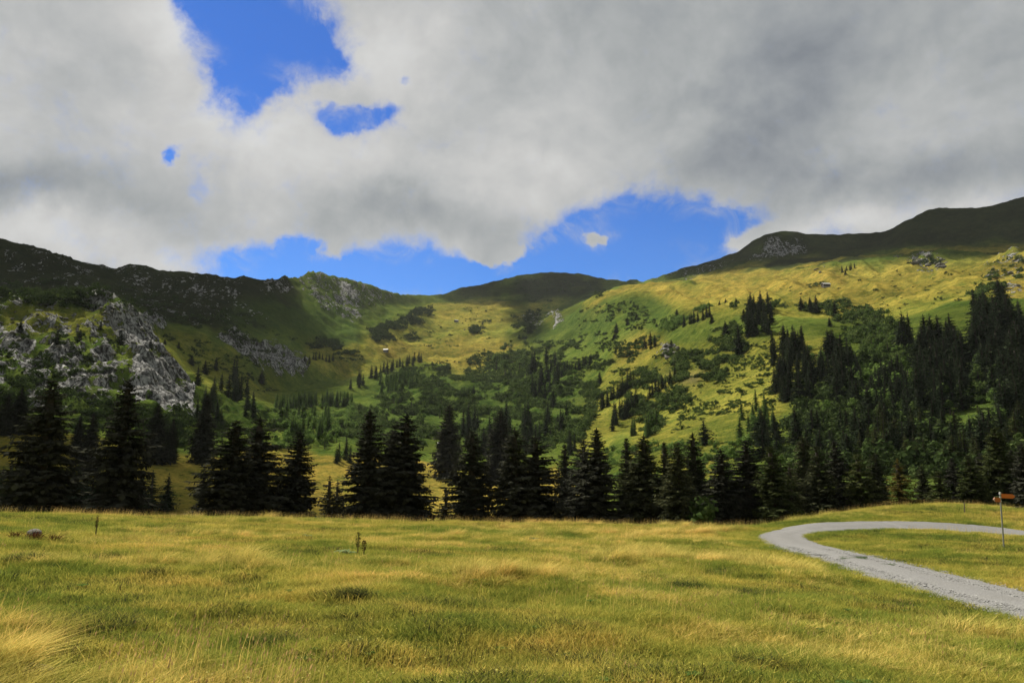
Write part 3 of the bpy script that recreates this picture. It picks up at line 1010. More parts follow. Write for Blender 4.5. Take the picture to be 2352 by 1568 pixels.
def lump_shrub(seed, n=260, flat=0.75, leaf=0.13, lobes=5):
    """crown of leaf clumps over several uneven lobes; unit radius"""
    g = np.random.default_rng(seed)
    cs = [(0, 0, 0.40 * flat, 0.48)]
    ax = g.uniform(0, 3.14)
    for _ in range(lobes):
        a = ax + g.normal(0, 0.6) + (3.14 if g.random() < 0.5 else 0)
        d = g.uniform(0.3, 1.15)
        cs.append((d * math.cos(a), d * math.sin(a), g.uniform(0.10, 0.55) * flat, g.uniform(0.18, 0.42)))
    P, Nn = [], []
    for i in range(n):
        c = cs[g.integers(0, len(cs))]
        dv = unit(g.normal(0, 1, 3))
        if dv[2] < -0.3:
            dv[2] *= -0.5
        rr = c[3] * g.uniform(0.72, 1.08)
        p = np.array(c[:3]) + dv * rr * np.array((1, 1, 0.8 * flat + 0.2))
        p[2] = max(p[2], 0.0)
        P.append(p)
        Nn.append(dv)
    P = np.array(P)
    Nn = np.array(Nn)
    dr = unit(np.cross(Nn, g.normal(0, 1, (n, 3))) + Nn * 0.35)
    sd = unit(np.cross(dr, Nn + g.normal(0, 0.35, (n, 3))))
    ll = leaf * g.uniform(0.9, 2.0, n)
    return diamonds(P - dr * ll[:, None] * 0.5, dr, sd, ll, ll * g.uniform(0.6, 1.0, n))


def broad_tree(seed, n=420):
    """upright leafy tree, unit height"""
    g = np.random.default_rng(seed)
    P, Nn = [], []
    lobes = []
    for i in range(11):
        t = g.uniform(0.1, 0.95)
        r_ = 0.26 * math.sin(min(1, t * 1.1 + 0.18) * math.pi) ** 0.6
        a = g.uniform(0, 6.28)
        lobes.append((r_ * 0.7 * math.cos(a), r_ * 0.7 * math.sin(a), 0.06 + 0.86 * t, g.uniform(0.09, 0.16)))
    for i in range(n):
        c = lobes[g.integers(0, len(lobes))]
        dv = unit(g.normal(0, 1, 3))
        P.append(np.array(c[:3]) + dv * c[3] * g.uniform(0.6, 1.1))
        Nn.append(dv)
    P = np.array(P); Nn = np.array(Nn)
    P[:, 2] = np.maximum(P[:, 2], 0.0)
    dr = unit(np.cross(Nn, g.normal(0, 1, (n, 3))) + Nn * 0.3)
    sd = unit(np.cross(dr, Nn + g.normal(0, 0.3, (n, 3))))
    ll = 0.05 * g.uniform(0.8, 1.8, n)
    return diamonds(P - dr * ll[:, None] * 0.5, dr, sd, ll, ll * g.uniform(0.6, 1.0, n))


def merged(name, parts, mats, smooth=False):
    vs, fs, mi = [], [], []
    off = 0
    for (v, f, m) in parts:
        vs.append(v); fs.append(f + off); mi.append(np.full(len(f), m)); off += len(v)
    return np_mesh(name, np.concatenate(vs), np.concatenate(fs), mats, np.concatenate(mi), smooth)


# near spruces: unit = 1 m tall, scaled when placed; crown and trunk are separate parts
NEAR = []
for k, (rad, wh, nb, ns, bare, rag, pw) in enumerate([
        (0.165, 50, 12, 8, 0.03, 0.22, 0.68), (0.15, 50, 12, 8, 0.05, 0.26, 0.60), (0.135, 50, 12, 8, 0.03, 0.20, 0.70),
        (0.18, 48, 13, 9, 0.02, 0.26, 0.66), (0.15, 44, 12, 8, 0.06, 0.34, 0.58), (0.20, 30, 9, 8, 0.02, 0.3, 0.8)]):
    cr = spruce_crown(1.0, rad, wh, nb, ns, 100 + k, bare, rag, pw)
    tv, tf = trunk_geo(0.97, 0.016, 8, 6)
    tv = tv * np.array((1, 1, 1.0)) + np.array((0, 0, 0.37))
    NEAR.append((cr, (tv, tf)))
_cache = {}


def near_mesh(k, part, mat):
    key = (k, part, mat)
    if key not in _cache:
        v, f = NEAR[k][0 if part == 'crown' else 1]
        _cache[key] = np_mesh('spruce_' + part, v, f, [M[mat]], smooth=(part == 'trunk'))
    return _cache[key]


MIDS = []
for k in range(7):
    v, f = spruce_crown(1.0, [0.2, 0.18, 0.22, 0.18, 0.24, 0.17, 0.2][k], 24, 8, 4, 200 + k, 0.02, 0.26, 0.80, 0.75)
    tv, tf = trunk_geo(0.95, 0.016, 5, 2)
    tv = tv + np.array((0, 0, 0.35))
    MIDS.append(((v, f), (tv, tf)))


def mid_mesh(k, mat):
    key = ('mid', k, mat)
    if key not in _cache:
        (v, f), (tv, tf) = MIDS[k]
        _cache[key] = merged('conifer', [(v, f, 0), (tv, tf, 1)], [M[mat], M['bark']])
    return _cache[key]


SHR = [lump_shrub(300 + k, 330, [1.1, 0.9, 1.5, 1.0, 1.3, 0.8, 1.7, 1.1][k], 0.13, [6, 8, 5, 9, 7, 8, 4, 7][k]) for k in range(8)]
BRO = [broad_tree(320 + k) for k in range(4)]


def shrub_mesh(k, mat):
    key = ('shrub', k, mat)
    if key not in _cache:
        v, f = SHR[k]
        _cache[key] = np_mesh('shrub', v, f, [M[mat]])
    return _cache[key]


def broad_mesh(k, mat):
    key = ('broad', k, mat)
    if key not in _cache:
        v, f = BRO[k]
        tv, tf = trunk_geo(0.7, 0.018, 5, 2)
        tv = tv + np.array((0, 0, 0.35))
        _cache[key] = merged('leafy_tree', [(v, f, 0), (tv, tf, 1)], [M[mat], M['bark']])
    return _cache[key]


# ---- the row of big spruces behind the meadow: x of the trunk, y of the tip, range, variant, width factor, needles, label
FRONT = [
    (122, 868, 88, 3, 1.0, 'needle', 'tallest black spruce at the far left, broad and conical, standing alone'),
    (297, 866, 86, 0, 0.88, 'needle', 'tall black spruce second from the left in the front row'),
    (478, 905, 270, 1, 0.95, 'needle', 'dark spruce standing back behind the row with open pasture below it'),
    (545, 962, 84, 1, 1.25, 'needle', 'left half of the broad round-topped pair of black spruces'),
    (598, 958, 88, 4, 1.3, 'needle', 'right half of the broad round-topped pair of black spruces'),
    (690, 988, 90, 0, 1.15, 'needle', 'slender black spruce with the golden pasture showing on its right'),
    (758, 1090, 76, 5, 0.9, 'needle', 'small young spruce in front of the golden pasture patch'),
    (776, 1103, 77, 5, 0.8, 'needle', 'smallest sapling leaning against the young spruce by the golden pasture'),
    (850, 940, 84, 0, 1.15, 'needle', 'tall narrow black spruce right of the golden pasture patch'),
    (935, 950, 86, 3, 1.25, 'needle', 'wide black spruce with long ragged boughs reaching to the right'),
    (1025, 1120, 78, 5, 0.9, 'needle', 'little spruce between two tall black ones near the middle'),
    (1085, 985, 88, 0, 1.2, 'needle', 'black spruce left of the first bright strip of valley meadow'),
    (1033, 928, 280, 1, 1.1, 'needle', 'pointed dark spruce rising behind the gap near the middle'),
    (1182, 982, 86, 1, 1.2, 'needle', 'left one of the joined spruces between two bright meadow strips'),
    (1230, 1000, 88, 4, 1.4, 'needle', 'right one of the joined spruces between two bright meadow strips'),
    (1297, 1018, 104, 2, 0.9, 'needle', 'thin spruce right of the second bright meadow strip'),
    (1340, 1010, 96, 4, 1.0, 'needle', 'ragged dark spruce left of the blackest one in the middle row'),
    (1370, 983, 90, 0, 1.2, 'needle', 'blackest and tallest spruce in the right half of the middle row'),
    (1438, 1003, 98, 2, 0.9, 'needle_mid', 'narrow dark spruce just left of the dense pyramid spruce'),
    (1478, 998, 90, 3, 1.15, 'needle_mid', 'dense pyramid spruce with grey-green lit boughs'),
    (1525, 1013, 90, 2, 0.9, 'needle_mid', 'slim spruce with a sharp tip against the lit green slope'),
    (1556, 1013, 84, 1, 0.9, 'needle_mid', 'twin-tipped spruce against the lit green slope'),
    (1590, 993, 94, 2, 1.1, 'needle_mid', 'tall pointed spruce left of the bright green gap'),
    (1655, 1030, 90, 1, 1.2, 'needle', 'black spruce directly right of the light green leafy tree'),
    (1712, 1008, 92, 3, 1.15, 'needle', 'large black spruce by the bend of the gravel road'),
    (1768, 1022, 88, 4, 1.15, 'needle_lit', 'olive green sunlit spruce above the left bend of the road'),
    (1812, 1060, 96, 5, 1.0, 'needle_mid', 'bushy dark spruce behind the near road bend'),
    (1842, 1000, 108, 1, 1.0, 'needle_mid', 'dark spruce behind the road, second right of the sunlit one'),
    (1875, 1022, 96, 4, 1.0, 'needle_mid', 'shaggy spruce with faint olive boughs above the road curve'),
    (1915, 1010, 100, 0, 1.05, 'needle', 'black spruce above the top of the road curve'),
    (1968, 1040, 96, 4, 1.1, 'needle_lit', 'grey-green shaggy spruce left of the golden one'),
    (2060, 1052, 88, 5, 1.2, 'needle_gold', 'golden brown, gold-lit spruce on the grassy bank above the road'),
    (2115, 1068, 104, 1, 1.0, 'needle_mid', 'dark spruce just right of the golden one'),
    (2155, 1080, 98, 4, 1.1, 'needle_lit', 'low olive spruce behind the crest of the grassy bank'),
    (2222, 1042, 100, 3, 1.0, 'needle_lit', 'wide shaggy spruce left of the signpost'),
    (2286, 978, 112, 1, 1.1, 'needle_lit', 'tall shaggy spruce rising behind the signpost'),
    (2345, 1015, 98, 0, 1.1, 'needle', 'black spruce right of the signpost at the edge of the picture'),
    (22, 905, 262, 1, 1.1, 'needle', 'dark spruce at the left edge, left one of the pair behind the tallest'),
    (52, 888, 266, 0, 1.1, 'needle', 'dark spruce near the left edge, right one of the pair behind the tallest'),
    (185, 955, 250, 2, 1.2, 'needle', 'small distant spruce just right of the tallest left spruce'),
    (216, 945, 235, 2, 1.2, 'needle', 'small distant spruce midway between the two tallest left spruces'),
    (365, 925, 262, 0, 1.1, 'needle', 'dark spruce below the pale cliff, right of the second tall one'),
    (400, 960, 266, 2, 1.1, 'needle', 'short spruce in the gap below the pale cliff'),
    (1150, 940, 282, 0, 1.2, 'needle', 'sharp-tipped spruce rising above the middle row of black trees'),
    (905, 975, 120, 1, 1.1, 'needle', 'dark spruce filling the space between the two widest black trees'),
    (470, 1070, 105, 5, 0.7, 'needle', 'tiny sapling alone on the shaded pasture'),
    (1775, 1045, 125, 1, 1.1, 'needle_mid', 'dark spruce half hidden behind the olive sunlit one'),
    (2010, 1040, 125, 1, 1.2, 'needle_mid', 'dark spruce behind the golden one on its left'),
    (2185, 1050, 125, 0, 1.2, 'needle', 'black spruce half hidden between two shaggy olive ones'),
    (2250, 1040, 128, 1, 1.2, 'needle', 'black spruce close behind the signpost on its left'),
    (2320, 1030, 125, 0, 1.2, 'needle', 'black spruce close behind the signpost on its right'),
]
g0 = np.random.default_rng(5)


def place_near(x, top, r, k, wf, mat, label):
    az, te = ray(x, top)
    az = float(az)
    X, Y = r * math.sin(az), r * math.cos(az)
    zt = EYE + r * float(te)
    zb = float(ground_z(X, Y)) - 0.1
    h = zt - zb
    root = bpy.data.objects.new('spruce_tree', None)
    root.empty_display_size = 0.5
    COL.objects.link(root)
    root.location = (X, Y, zb)
    root.rotation_euler = (0, 0, g0.uniform(0, 6.28))
    root.scale = (h * wf * 1.42, h * wf * 1.42, h)
    tag(root, label, 'tree', 'big spruces in the row behind the meadow')
    link('trunk', near_mesh(k, 'trunk', 'bark'), root)
    link('crown', near_mesh(k, 'crown', mat), root)


for row in FRONT:
    place_near(*row)


# ---- trees farther off: each is read where its foot stands on the land
def rnd_in(poly, n, g):
    xs = [p[0] for p in poly]
    ys = [p[1] for p in poly]
    out = []
    tries = 0
    while len(out) < n and tries < n * 60:
        tries += 1
        x = g.uniform(min(xs), max(xs))
        y = g.uniform(min(ys), max(ys))
        if in_poly(np.array([x]), np.array([y]), poly)[0]:
            out.append((x, y))
    return out


g1 = np.random.default_rng(9)
CON = []      # (x, y, height px, material, label, group)


def con_line(p0, p1, n, h, mat='needle_far', label='', group='', jit=5):
    for i in range(n):
        t = (i + g1.uniform(0.2, 0.8)) / n
        CON.append((p0[0] + (p1[0] - p0[0]) * t + g1.uniform(-jit, jit) * 0.5, p0[1] + (p1[1] - p0[1]) * t + g1.uniform(-jit, jit), h * g1.uniform(0.75, 1.15), mat, label, group))


def con_poly(poly, n, h, mat='needle_far', label='', group=''):
    for (x, y) in rnd_in(poly, n, g1):
        CON.append((x, y, h * g1.uniform(0.7, 1.15), mat, label, group))


def con_one(x, y, h, label, mat='needle_far'):
    CON.append((x, y, h, mat, label, 'lone spruces on the slopes'))


def Z3(p):
    return (1505 + p[0] * 0.42, 433 + p[1] * 0.42)


def P3(*pts):
    return [Z3(p) for p in pts]


con_line((849, 868), (971, 827), 17, 27, label='dark spruce in the diagonal line across the middle of the basin', group='diagonal line of spruces in the basin')
con_poly([(800, 875), (840, 868), (842, 890), (800, 895)], 7, 26, label='dark spruce in the knot at the lower end of the diagonal line', group='knot of spruces in the basin')
con_poly([(1228, 830), (1275, 830), (1295, 900), (1290, 935), (1212, 935), (1215, 890)], 20, 50, label='black spruce in the tall stand in the middle of the valley', group='tall black stand mid-valley')
con_line((1286, 864), (1361, 832), 11, 27, label='dark spruce in the short row beside the tall mid-valley stand', group='short row right of the mid-valley stand')
con_line((1376, 945), (1458, 884), 13, 38, label='dark spruce in the upper diagonal row on the lit slope', group='upper diagonal row on the lit slope')
con_line((1400, 985), (1466, 935), 12, 46, label='dark spruce in the lower diagonal row on the lit slope', group='lower diagonal row on the lit slope', jit=9)
con_poly([(1441, 990), (1530, 975), (1530, 1005), (1445, 1010)], 9, 46, mat='larch', label='green larch in the hollow below the diagonal rows', group='larches below the diagonal rows')
con_line((1483, 925), (1541, 882), 8, 32, label='dark spruce in the third row up the spur', group='third row up the spur')
con_line((1568, 756), (1635, 727), 8, 27, label='dark spruce in the row near the top edge of the spur', group='row near the top edge of the spur')
con_line((1474, 800), (1506, 792), 4, 28, label='dark spruce in the small knot halfway up the spur', group='small knot halfway up the spur')
con_line((630, 940), (727, 930), 22, 34, mat='larch', label='green young larch in the left rank below the cliffs', group='left rank of young larches')
con_line((739, 932), (812, 928), 15, 33, mat='larch', label='green young larch in the right rank of the valley floor', group='right rank of young larches')
con_poly([(640, 960), (760, 955), (760, 1010), (650, 1015)], 28, 46, mat='larch', label='bright green larch in the thicket behind the slender black spruce', group='larch thicket behind the row')
con_poly([(855, 880), (955, 855), (960, 890), (860, 910)], 34, 28, mat='larch', label='small green larch among the alder scrub', group='small larches in the scrub')
con_line((765, 1060), (812, 1058), 4, 48, label='black spruce beside the upper edge of the golden pasture', group='spruces above the golden pasture')
con_line((697, 832), (768, 826), 9, 19, label='small dark spruce along the foot of the second rock rib', group='spruces at the foot of the second rib')
con_poly([(500, 880), (560, 860), (575, 925), (500, 925)], 12, 48, label='black spruce in the stand right of the pale cliff', group='stand right of the pale cliff')
con_poly([(560, 900), (600, 925), (600, 960), (555, 955)], 5, 40, label='black spruce in the stand right of the pale cliff', group='stand right of the pale cliff')
con_poly([(440, 930), (500, 920), (520, 1000), (430, 1000)], 9, 50, label='dark spruce in the shade at the foot of the cliffs', group='shaded spruces at the foot of the cliffs')
con_poly([(1000, 990), (1300, 960), (1330, 1050), (1010, 1060)], 50, 56, label='black spruce in the dense belt behind the middle of the row', group='dense belt behind the row')
con_poly(P3((505, 660), (600, 640), (665, 670), (665, 745), (620, 800), (510, 820)), 26, 50, label='black spruce in the dark clump on the rim of the high pasture', group='dark clump on the rim')
con_poly(P3((630, 880), (820, 860), (880, 1080), (860, 1195), (690, 1200), (650, 1100)), 46, 60, label='black spruce in the straight-edged block on the right slope', group='straight-edged block')
con_line(Z3((690, 900)), Z3((815, 880)), 5, 60, label='tall black spruce along the top of the straight-edged block', group='top of the straight-edged block')
con_poly(P3((950, 930), (1060, 900), (1120, 980), (1110, 1230), (1000, 1240), (960, 1040)), 36, 62, label='black spruce in the block right of the huts', group='block right of the huts')
con_poly(P3((870, 960), (950, 960), (950, 1085), (870, 1085)), 8, 48, label='dark spruce below the pale hut roof', group='spruces below the hut roof')
con_poly(P3((1120, 1100), (1380, 1050), (1400, 1250), (1150, 1250)), 45, 60, label='dark spruce in the lower right forest', group='lower right forest')
con_line(Z3((1340, 870)), Z3((1405, 850)), 4, 70, label='tall thin black spruce at the left corner of the upper right forest', group='corner of the upper right forest')
con_poly(P3((1420, 900), (1640, 860), (1700, 1000), (1700, 1250), (1420, 1250)), 70, 76, label='black spruce in the upper right forest', group='upper right forest')
con_poly(P3((1720, 740), (1900, 700), (2016, 760), (2016, 1250), (1900, 1270), (1745, 950)), 95, 74, label='black spruce in the forest at the right edge', group='forest at the right edge')
con_poly(P3((580, 1380), (1300, 1300), (2016, 1330), (2016, 1500), (560, 1520)), 80, 70, label='dark spruce low on the right slope behind the row', group='lowest belt on the right slope')
con_poly(P3((1100, 1300), (2016, 1330), (2016, 1560), (1000, 1560)), 34, 66, mat='needle_lit', label='olive spruce low on the right slope behind the row', group='lowest belt on the right slope, olive trees')
con_poly(P3((430, 1230), (600, 1200), (680, 1330), (440, 1370)), 14, 48, mat='larch', label='green larch on the shoulder above the row, right of centre', group='larches on the shoulder')
con_line(Z3((1020, 468)), Z3((1090, 440)), 6, 15, label='small dark spruce in the little knot high on the pasture', group='little knot high on the pasture')
con_poly([(-40, 1175), (0, 1145), (300, 1150), (420, 1175)], 60, 70, label='added black young spruce filling the shade under the far left trees', group='added thicket for the left shade')  # thicket added to blacken ground that only lies in tree shade
for a in [
    (130, 792, 30, 'lone spruce on the crest of the rocky left hill, farthest left but one'), (182, 783, 26, 'lone spruce on the left hill above the first rock band'), (46, 762, 24, 'lone spruce nearest the left edge on the rocky hill'),
    (231, 757, 20, 'small spruce on top of the rocky hill beside the cliff head'), (277, 792, 30, 'spruce standing on the head of the pale cliff'), (345, 800, 26, 'spruce on the rounded shoulder of the pale cliff'), (440, 838, 22, 'spruce on the lit grass right above the pale cliff'),
    (453, 884, 42, 'tall spruce at the right edge of the pale cliff'), (496, 850, 28, 'spruce alone on the lit grass between the two rock ribs'), (470, 858, 30, 'spruce left of the lone one between the rock ribs'),
    (600, 880, 30, 'dark spruce under the second rock rib'), (410, 800, 15, 'tiny spruce on the sunny grass below the ridge'), (378, 790, 12, 'tiniest spruce by the dark gully below the ridge'),
    (1378, 881, 30, 'single broad spruce alone on the yellow tongue of pasture'), (1416, 764, 24, 'spruce on the green slope below the rim, left of four'), (1441, 746, 20, 'spruce on the green slope below the rim, second of four'), (1411, 778, 15, 'small spruce just under the leftmost below the rim'), (1462, 732, 16, 'small spruce nearest the rim of the slope'),
    (1555, 726, 18, 'tiny spruce at the end of the rim row'), (1542, 798, 20, 'spruce beside the grey crag on the spur'), (1495, 800, 18, 'small spruce near the knot halfway up the spur'), (1088, 905, 22, 'small spruce left of the dome-shaped bush'),
    (1667, 771, 34, 'spruce on the spur left of the dark rim clump'), (1698, 815, 68, 'tallest lone spruce on the spur in front of the rim clump'), (1709, 735, 26, 'spruce touching the left of the rim clump'), (1667, 694, 10, 'very small spruce on the rim of the high pasture'), (1691, 696, 13, 'small pair spruce on the rim of the high pasture'),
    (1841, 712, 30, 'left spruce of the trio above the right thicket'), (1862, 716, 34, 'middle spruce of the trio above the right thicket'), (1876, 718, 40, 'right and tallest spruce of the trio above the right thicket'), (1919, 730, 40, 'round-topped spruce right of the trio'), (1906, 750, 22, 'small spruce below the round-topped one'),
    (2313, 729, 58, 'tallest spruce on the skyline of the right edge forest'), (2240, 722, 50, 'spruce at the left corner of the right edge forest'), (2263, 725, 52, 'pointed spruce next to the corner of the right edge forest'), (1618, 1019, 56, 'big isolated spruce above the bright green gap in the row'), (1902, 985, 34, 'small spruce alone in the green clearing on the right slope'),
    (1635, 742, 22, 'spruce at the right end of the rim row'), (1653, 700, 12, 'little spruce above the rim row'), (1550, 860, 20, 'spruce in the bracken on the middle of the spur'), (2292, 665, 20, 'spruce beside the gully on the far right pasture'),
]:
    con_one(*a)

print('conifers listed', len(CON) + len(FRONT))
placed = []
for (x, y, h, mat, label, group) in CON:
    p = hit(x, y, 100)
    if p is None or p.length > 2000:
        continue
    dist = p.length
    hm = h / F * dist * 1.04
    hm = min(max(hm, 3.0), 34)
    placed.append((h, p, hm, mat, label, group))
placed.sort(key=lambda q: -q[0])
N_OBJ = 300 - len(FRONT)
GN_POINTS = {}


def stuff_point(key, p, sc, rot, idx):
    GN_POINTS.setdefault(key, []).append((p.x, p.y, p.z, sc, rot, idx))


# lone, individually described trees are kept as objects first
placed.sort(key=lambda q: (0 if q[5].startswith('lone') else 1, -q[0]))
for i, (h, p, hm, mat, label, group) in enumerate(placed):
    k = int(g1.integers(0, 7))
    if i < N_OBJ:
        name = 'larch_tree' if mat == 'larch' else 'spruce_tree'
        o = link(name, mid_mesh(k, mat), None, (p.x, p.y, p.z - 0.3))
        o.scale = (hm * g1.uniform(1.35, 1.95),) * 2 + (hm,)
        o.rotation_euler = (0, 0, g1.uniform(0, 6.28))
        tag(o, label, 'tree', group)
    else:
        stuff_point('con_' + mat, p, hm, g1.uniform(0, 6.28), k)
print('conifers placed', len(placed))

# ---- leafy trees and shrubs
SH = []      # (x, y, radius m, material, label, group)


def sh_poly(poly, n, r0, r1, mat, label, group):
    pts_ = rnd_in(poly, int(n * 2.3), g1)
    sc_ = []
    for (x, y) in pts_:
        c = float(fbm(np.array([x / 34.0]), np.array([y / 15.0]), 141, 3)[0])
        sc_.append(c + g1.uniform(-0.05, 0.05))
    cut = sorted(sc_)[int(len(sc_) * 0.48)] if sc_ else 0
    for (x, y), c in zip(pts_, sc_):
        if c > cut:
            q = g1.uniform(0, 1) ** 1.5
            SH.append((x, y, r0 * 0.8 + (r1 * 1.2 - r0 * 0.8) * q, mat, label, group))


G_CARPET = 'alder bushes on the basin floor'
sh_poly([(760, 1000), (860, 905), (1000, 845), (1130, 805), (1300, 835), (1400, 900), (1360, 960), (1320, 1030), (1050, 1030)], 4200, 1.4, 3.8, 'alder', 'green alder bush in the scrub that fills the basin floor', G_CARPET)
sh_poly([(900, 860), (1120, 800), (1180, 830), (1150, 960), (1000, 990), (900, 950)], 700, 1.2, 3.2, 'pine', 'dark low bush in the middle of the basin scrub', 'dark low bushes in the basin')
sh_poly([(850, 760), (930, 712), (990, 708), (1010, 728), (960, 750), (900, 772), (860, 785)], 220, 3.5, 8, 'pine', 'dark dwarf pine in the big patch under the rocky peak', 'dwarf pines under the peak')
sh_poly([(880, 775), (950, 765), (965, 778), (890, 785)], 40, 3, 6, 'pine', 'dark bush in the narrow band above the golden meadow', 'band of bushes above the golden meadow')
sh_poly([(1065, 765), (1100, 732), (1128, 735), (1110, 768)], 60, 3, 6, 'pine', 'dark bush in the round thicket right of the upper hut', 'round thicket right of the upper hut')
sh_poly([(1160, 770), (1190, 712), (1240, 712), (1240, 745), (1205, 782)], 90, 3, 7, 'pine', 'dark bush in the shaded gully below the dome hill', 'gully bushes below the dome hill')
sh_poly([(1130, 830), (1160, 790), (1320, 780), (1340, 800), (1280, 830), (1180, 850)], 240, 3, 6, 'alder', 'alder bush in the belt below the shaded gully', 'alder belt below the gully')
sh_poly([(700, 790), (740, 775), (840, 800), (830, 830), (740, 830)], 110, 2.5, 5.5, 'pine', 'dark bush at the mouth of the shaded hollow', 'bushes at the mouth of the hollow')
sh_poly([(860, 890), (930, 840), (1000, 835), (1000, 870), (900, 900)], 130, 2, 4.5, 'alder', 'alder bush under the diagonal spruce line', 'alders under the diagonal line')
sh_poly([(1430, 870), (1560, 790), (1690, 740), (1730, 790), (1650, 880), (1560, 940), (1500, 1000), (1450, 960)], 900, 1.2, 3.4, 'alder', 'low green bush on the lit flank of the spur', 'bushes on the flank of the spur')
sh_poly([(1500, 745), (1600, 710), (1640, 700), (1560, 750), (1500, 790)], 90, 2, 4.5, 'lush', 'bright green bush in the hollow under the rim', 'bushes in the hollow under the rim')
sh_poly([(1660, 700), (1810, 680), (1830, 705), (1720, 720)], 40, 2, 4, 'alder', 'round bush along the rim of the high pasture', 'bushes along the rim')
sh_poly([(1820, 700), (1960, 690), (2060, 735), (2075, 830), (2040, 860), (1960, 800), (1900, 740)], 260, 2, 4.6, 'alder', 'alder bush in the large thicket on the right slope', 'large thicket on the right slope')
sh_poly([(1950, 830), (2070, 830), (2090, 900), (2080, 960), (1980, 900)], 110, 2.2, 4.6, 'lush', 'pale green leafy bush in the forest clearing on the right', 'leafy bushes in the clearing')
sh_poly([(2180, 820), (2300, 800), (2300, 920), (2200, 930)], 110, 2.2, 4.8, 'alder', 'leafy bush among the trunks of the upper right forest', 'leafy bushes in the upper right forest')
sh_poly([(1860, 900), (1930, 880), (2000, 930), (2100, 990), (2352, 1000), (2352, 1100), (1800, 1080), (1790, 1010)], 420, 1.8, 4.2, 'pine', 'dark leafy bush in the undergrowth low on the right slope', 'undergrowth low on the right slope')
sh_poly([(1300, 1060), (1450, 1020), (1700, 1010), (1850, 1040), (1850, 1100), (1300, 1120)], 160, 1.5, 3.4, 'lush', 'bright green bush seen between the trees of the row', 'bright bushes between the trees')
sh_poly([(0, 870), (110, 870), (230, 900), (330, 930), (470, 960), (620, 940), (640, 1030), (400, 1040), (180, 1000), (0, 975)], 330, 1.5, 3.6, 'pine', 'dark green bush at the foot of the left cliffs', 'bushes at the foot of the left cliffs')
sh_poly([(0, 790), (120, 760), (300, 780), (330, 860), (200, 880), (0, 880)], 120, 1.2, 2.8, 'pine', 'dark juniper bush clinging to the rocky left hill', 'junipers on the rocky hill')
sh_poly([(360, 770), (560, 790), (640, 900), (560, 900), (440, 830)], 110, 1.2, 3.0, 'pine', 'dark juniper bush on the lit grass between the ribs', 'junipers between the ribs')
sh_poly([(0, 640), (260, 650), (560, 720), (680, 780), (640, 830), (500, 770), (330, 720), (0, 690)], 240, 2.5, 6, 'pine', 'dark bush on the shaded face under the left ridge', 'bushes under the left ridge')
sh_poly([(620, 940), (830, 925), (860, 960), (800, 1000), (640, 1030)], 260, 1.6, 3.8, 'lush', 'bright green bush in the thicket left of centre', 'bright thicket left of centre')
sh_poly([(2095, 603), (2140, 585), (2175, 605), (2165, 612)], 26, 2, 4.5, 'pine', 'dark bush on the stony knoll of the high pasture', 'bushes on the stony knoll')
sh_poly([(2235, 690), (2290, 600), (2352, 590), (2352, 640), (2300, 650), (2270, 720)], 60, 2, 4.5, 'alder', 'bush in the gully at the right end of the pasture', 'bushes in the right gully')
sh_poly([(1848, 656), (1900, 640), (1895, 652), (1850, 664)], 12, 1.8, 3.5, 'alder', 'bush in the small patch beside the big pasture hut', 'small patch beside the big hut')
sh_poly([(1180, 640), (1400, 650), (1380, 690), (1220, 695)], 60, 4, 9, 'pine', 'dark patch of shrub on the side of the dome hill', 'shrubs on the dome hill')
sh_poly([(1330, 705), (1480, 690), (1510, 750), (1420, 850), (1330, 850)], 380, 1.2, 3.4, 'pine', 'low dark bush on the folded slope under the dome hill', 'bushes on the folded slope')
sh_poly([(1640, 800), (1760, 780), (1780, 940), (1640, 960), (1540, 1000)], 380, 0.7, 1.8, 'alder', 'tiny green bush on the smooth yellow flank of the spur', 'tiny bushes on the smooth flank')
sh_poly([(1300, 830), (1420, 780), (1500, 780), (1420, 880), (1330, 960)], 380, 1.2, 3.0, 'alder', 'green bush between the diagonal rows and the basin', 'bushes beside the diagonal rows')
sh_poly([(930, 700), (1120, 690), (1180, 760), (1060, 800), (900, 800)], 120, 1.0, 3.2, 'alder', 'small bush scattered on the high meadow of the basin', 'small bushes on the high meadow')
sh_poly([(1780, 660), (2250, 600), (2280, 690), (2000, 720)], 60, 0.8, 2.0, 'pine', 'tiny dark bush on the open high pasture', 'tiny bushes on the high pasture')
for a in [(1066, 912, 9.5, 'pine', 'large dome-shaped dark bush alone in the basin scrub'), (1013, 752, 5, 'pine', 'round dark bush left of the upper hut'), (990, 765, 6, 'pine', 'oblong bush below and left of the upper hut'), (1033, 770, 6, 'pine', 'lone round bush below the upper hut'), (948, 780, 5, 'pine', 'flat bush above the middle of the golden meadow'), (1050, 797, 4, 'alder', 'bush alone in the golden meadow, right one'), (988, 795, 4, 'alder', 'bush alone in the golden meadow, left one'), (1625, 868, 5, 'pine', 'dark round bush low on the spur'), (1630, 850, 5, 'pine', 'dark round bush in the middle of the spur'), (2012, 666, 3, 'pine', 'small dark bush on the open high pasture')]:
    SH.append((a[0], a[1], a[2], a[3], a[4], 'lone bushes on the meadows'))

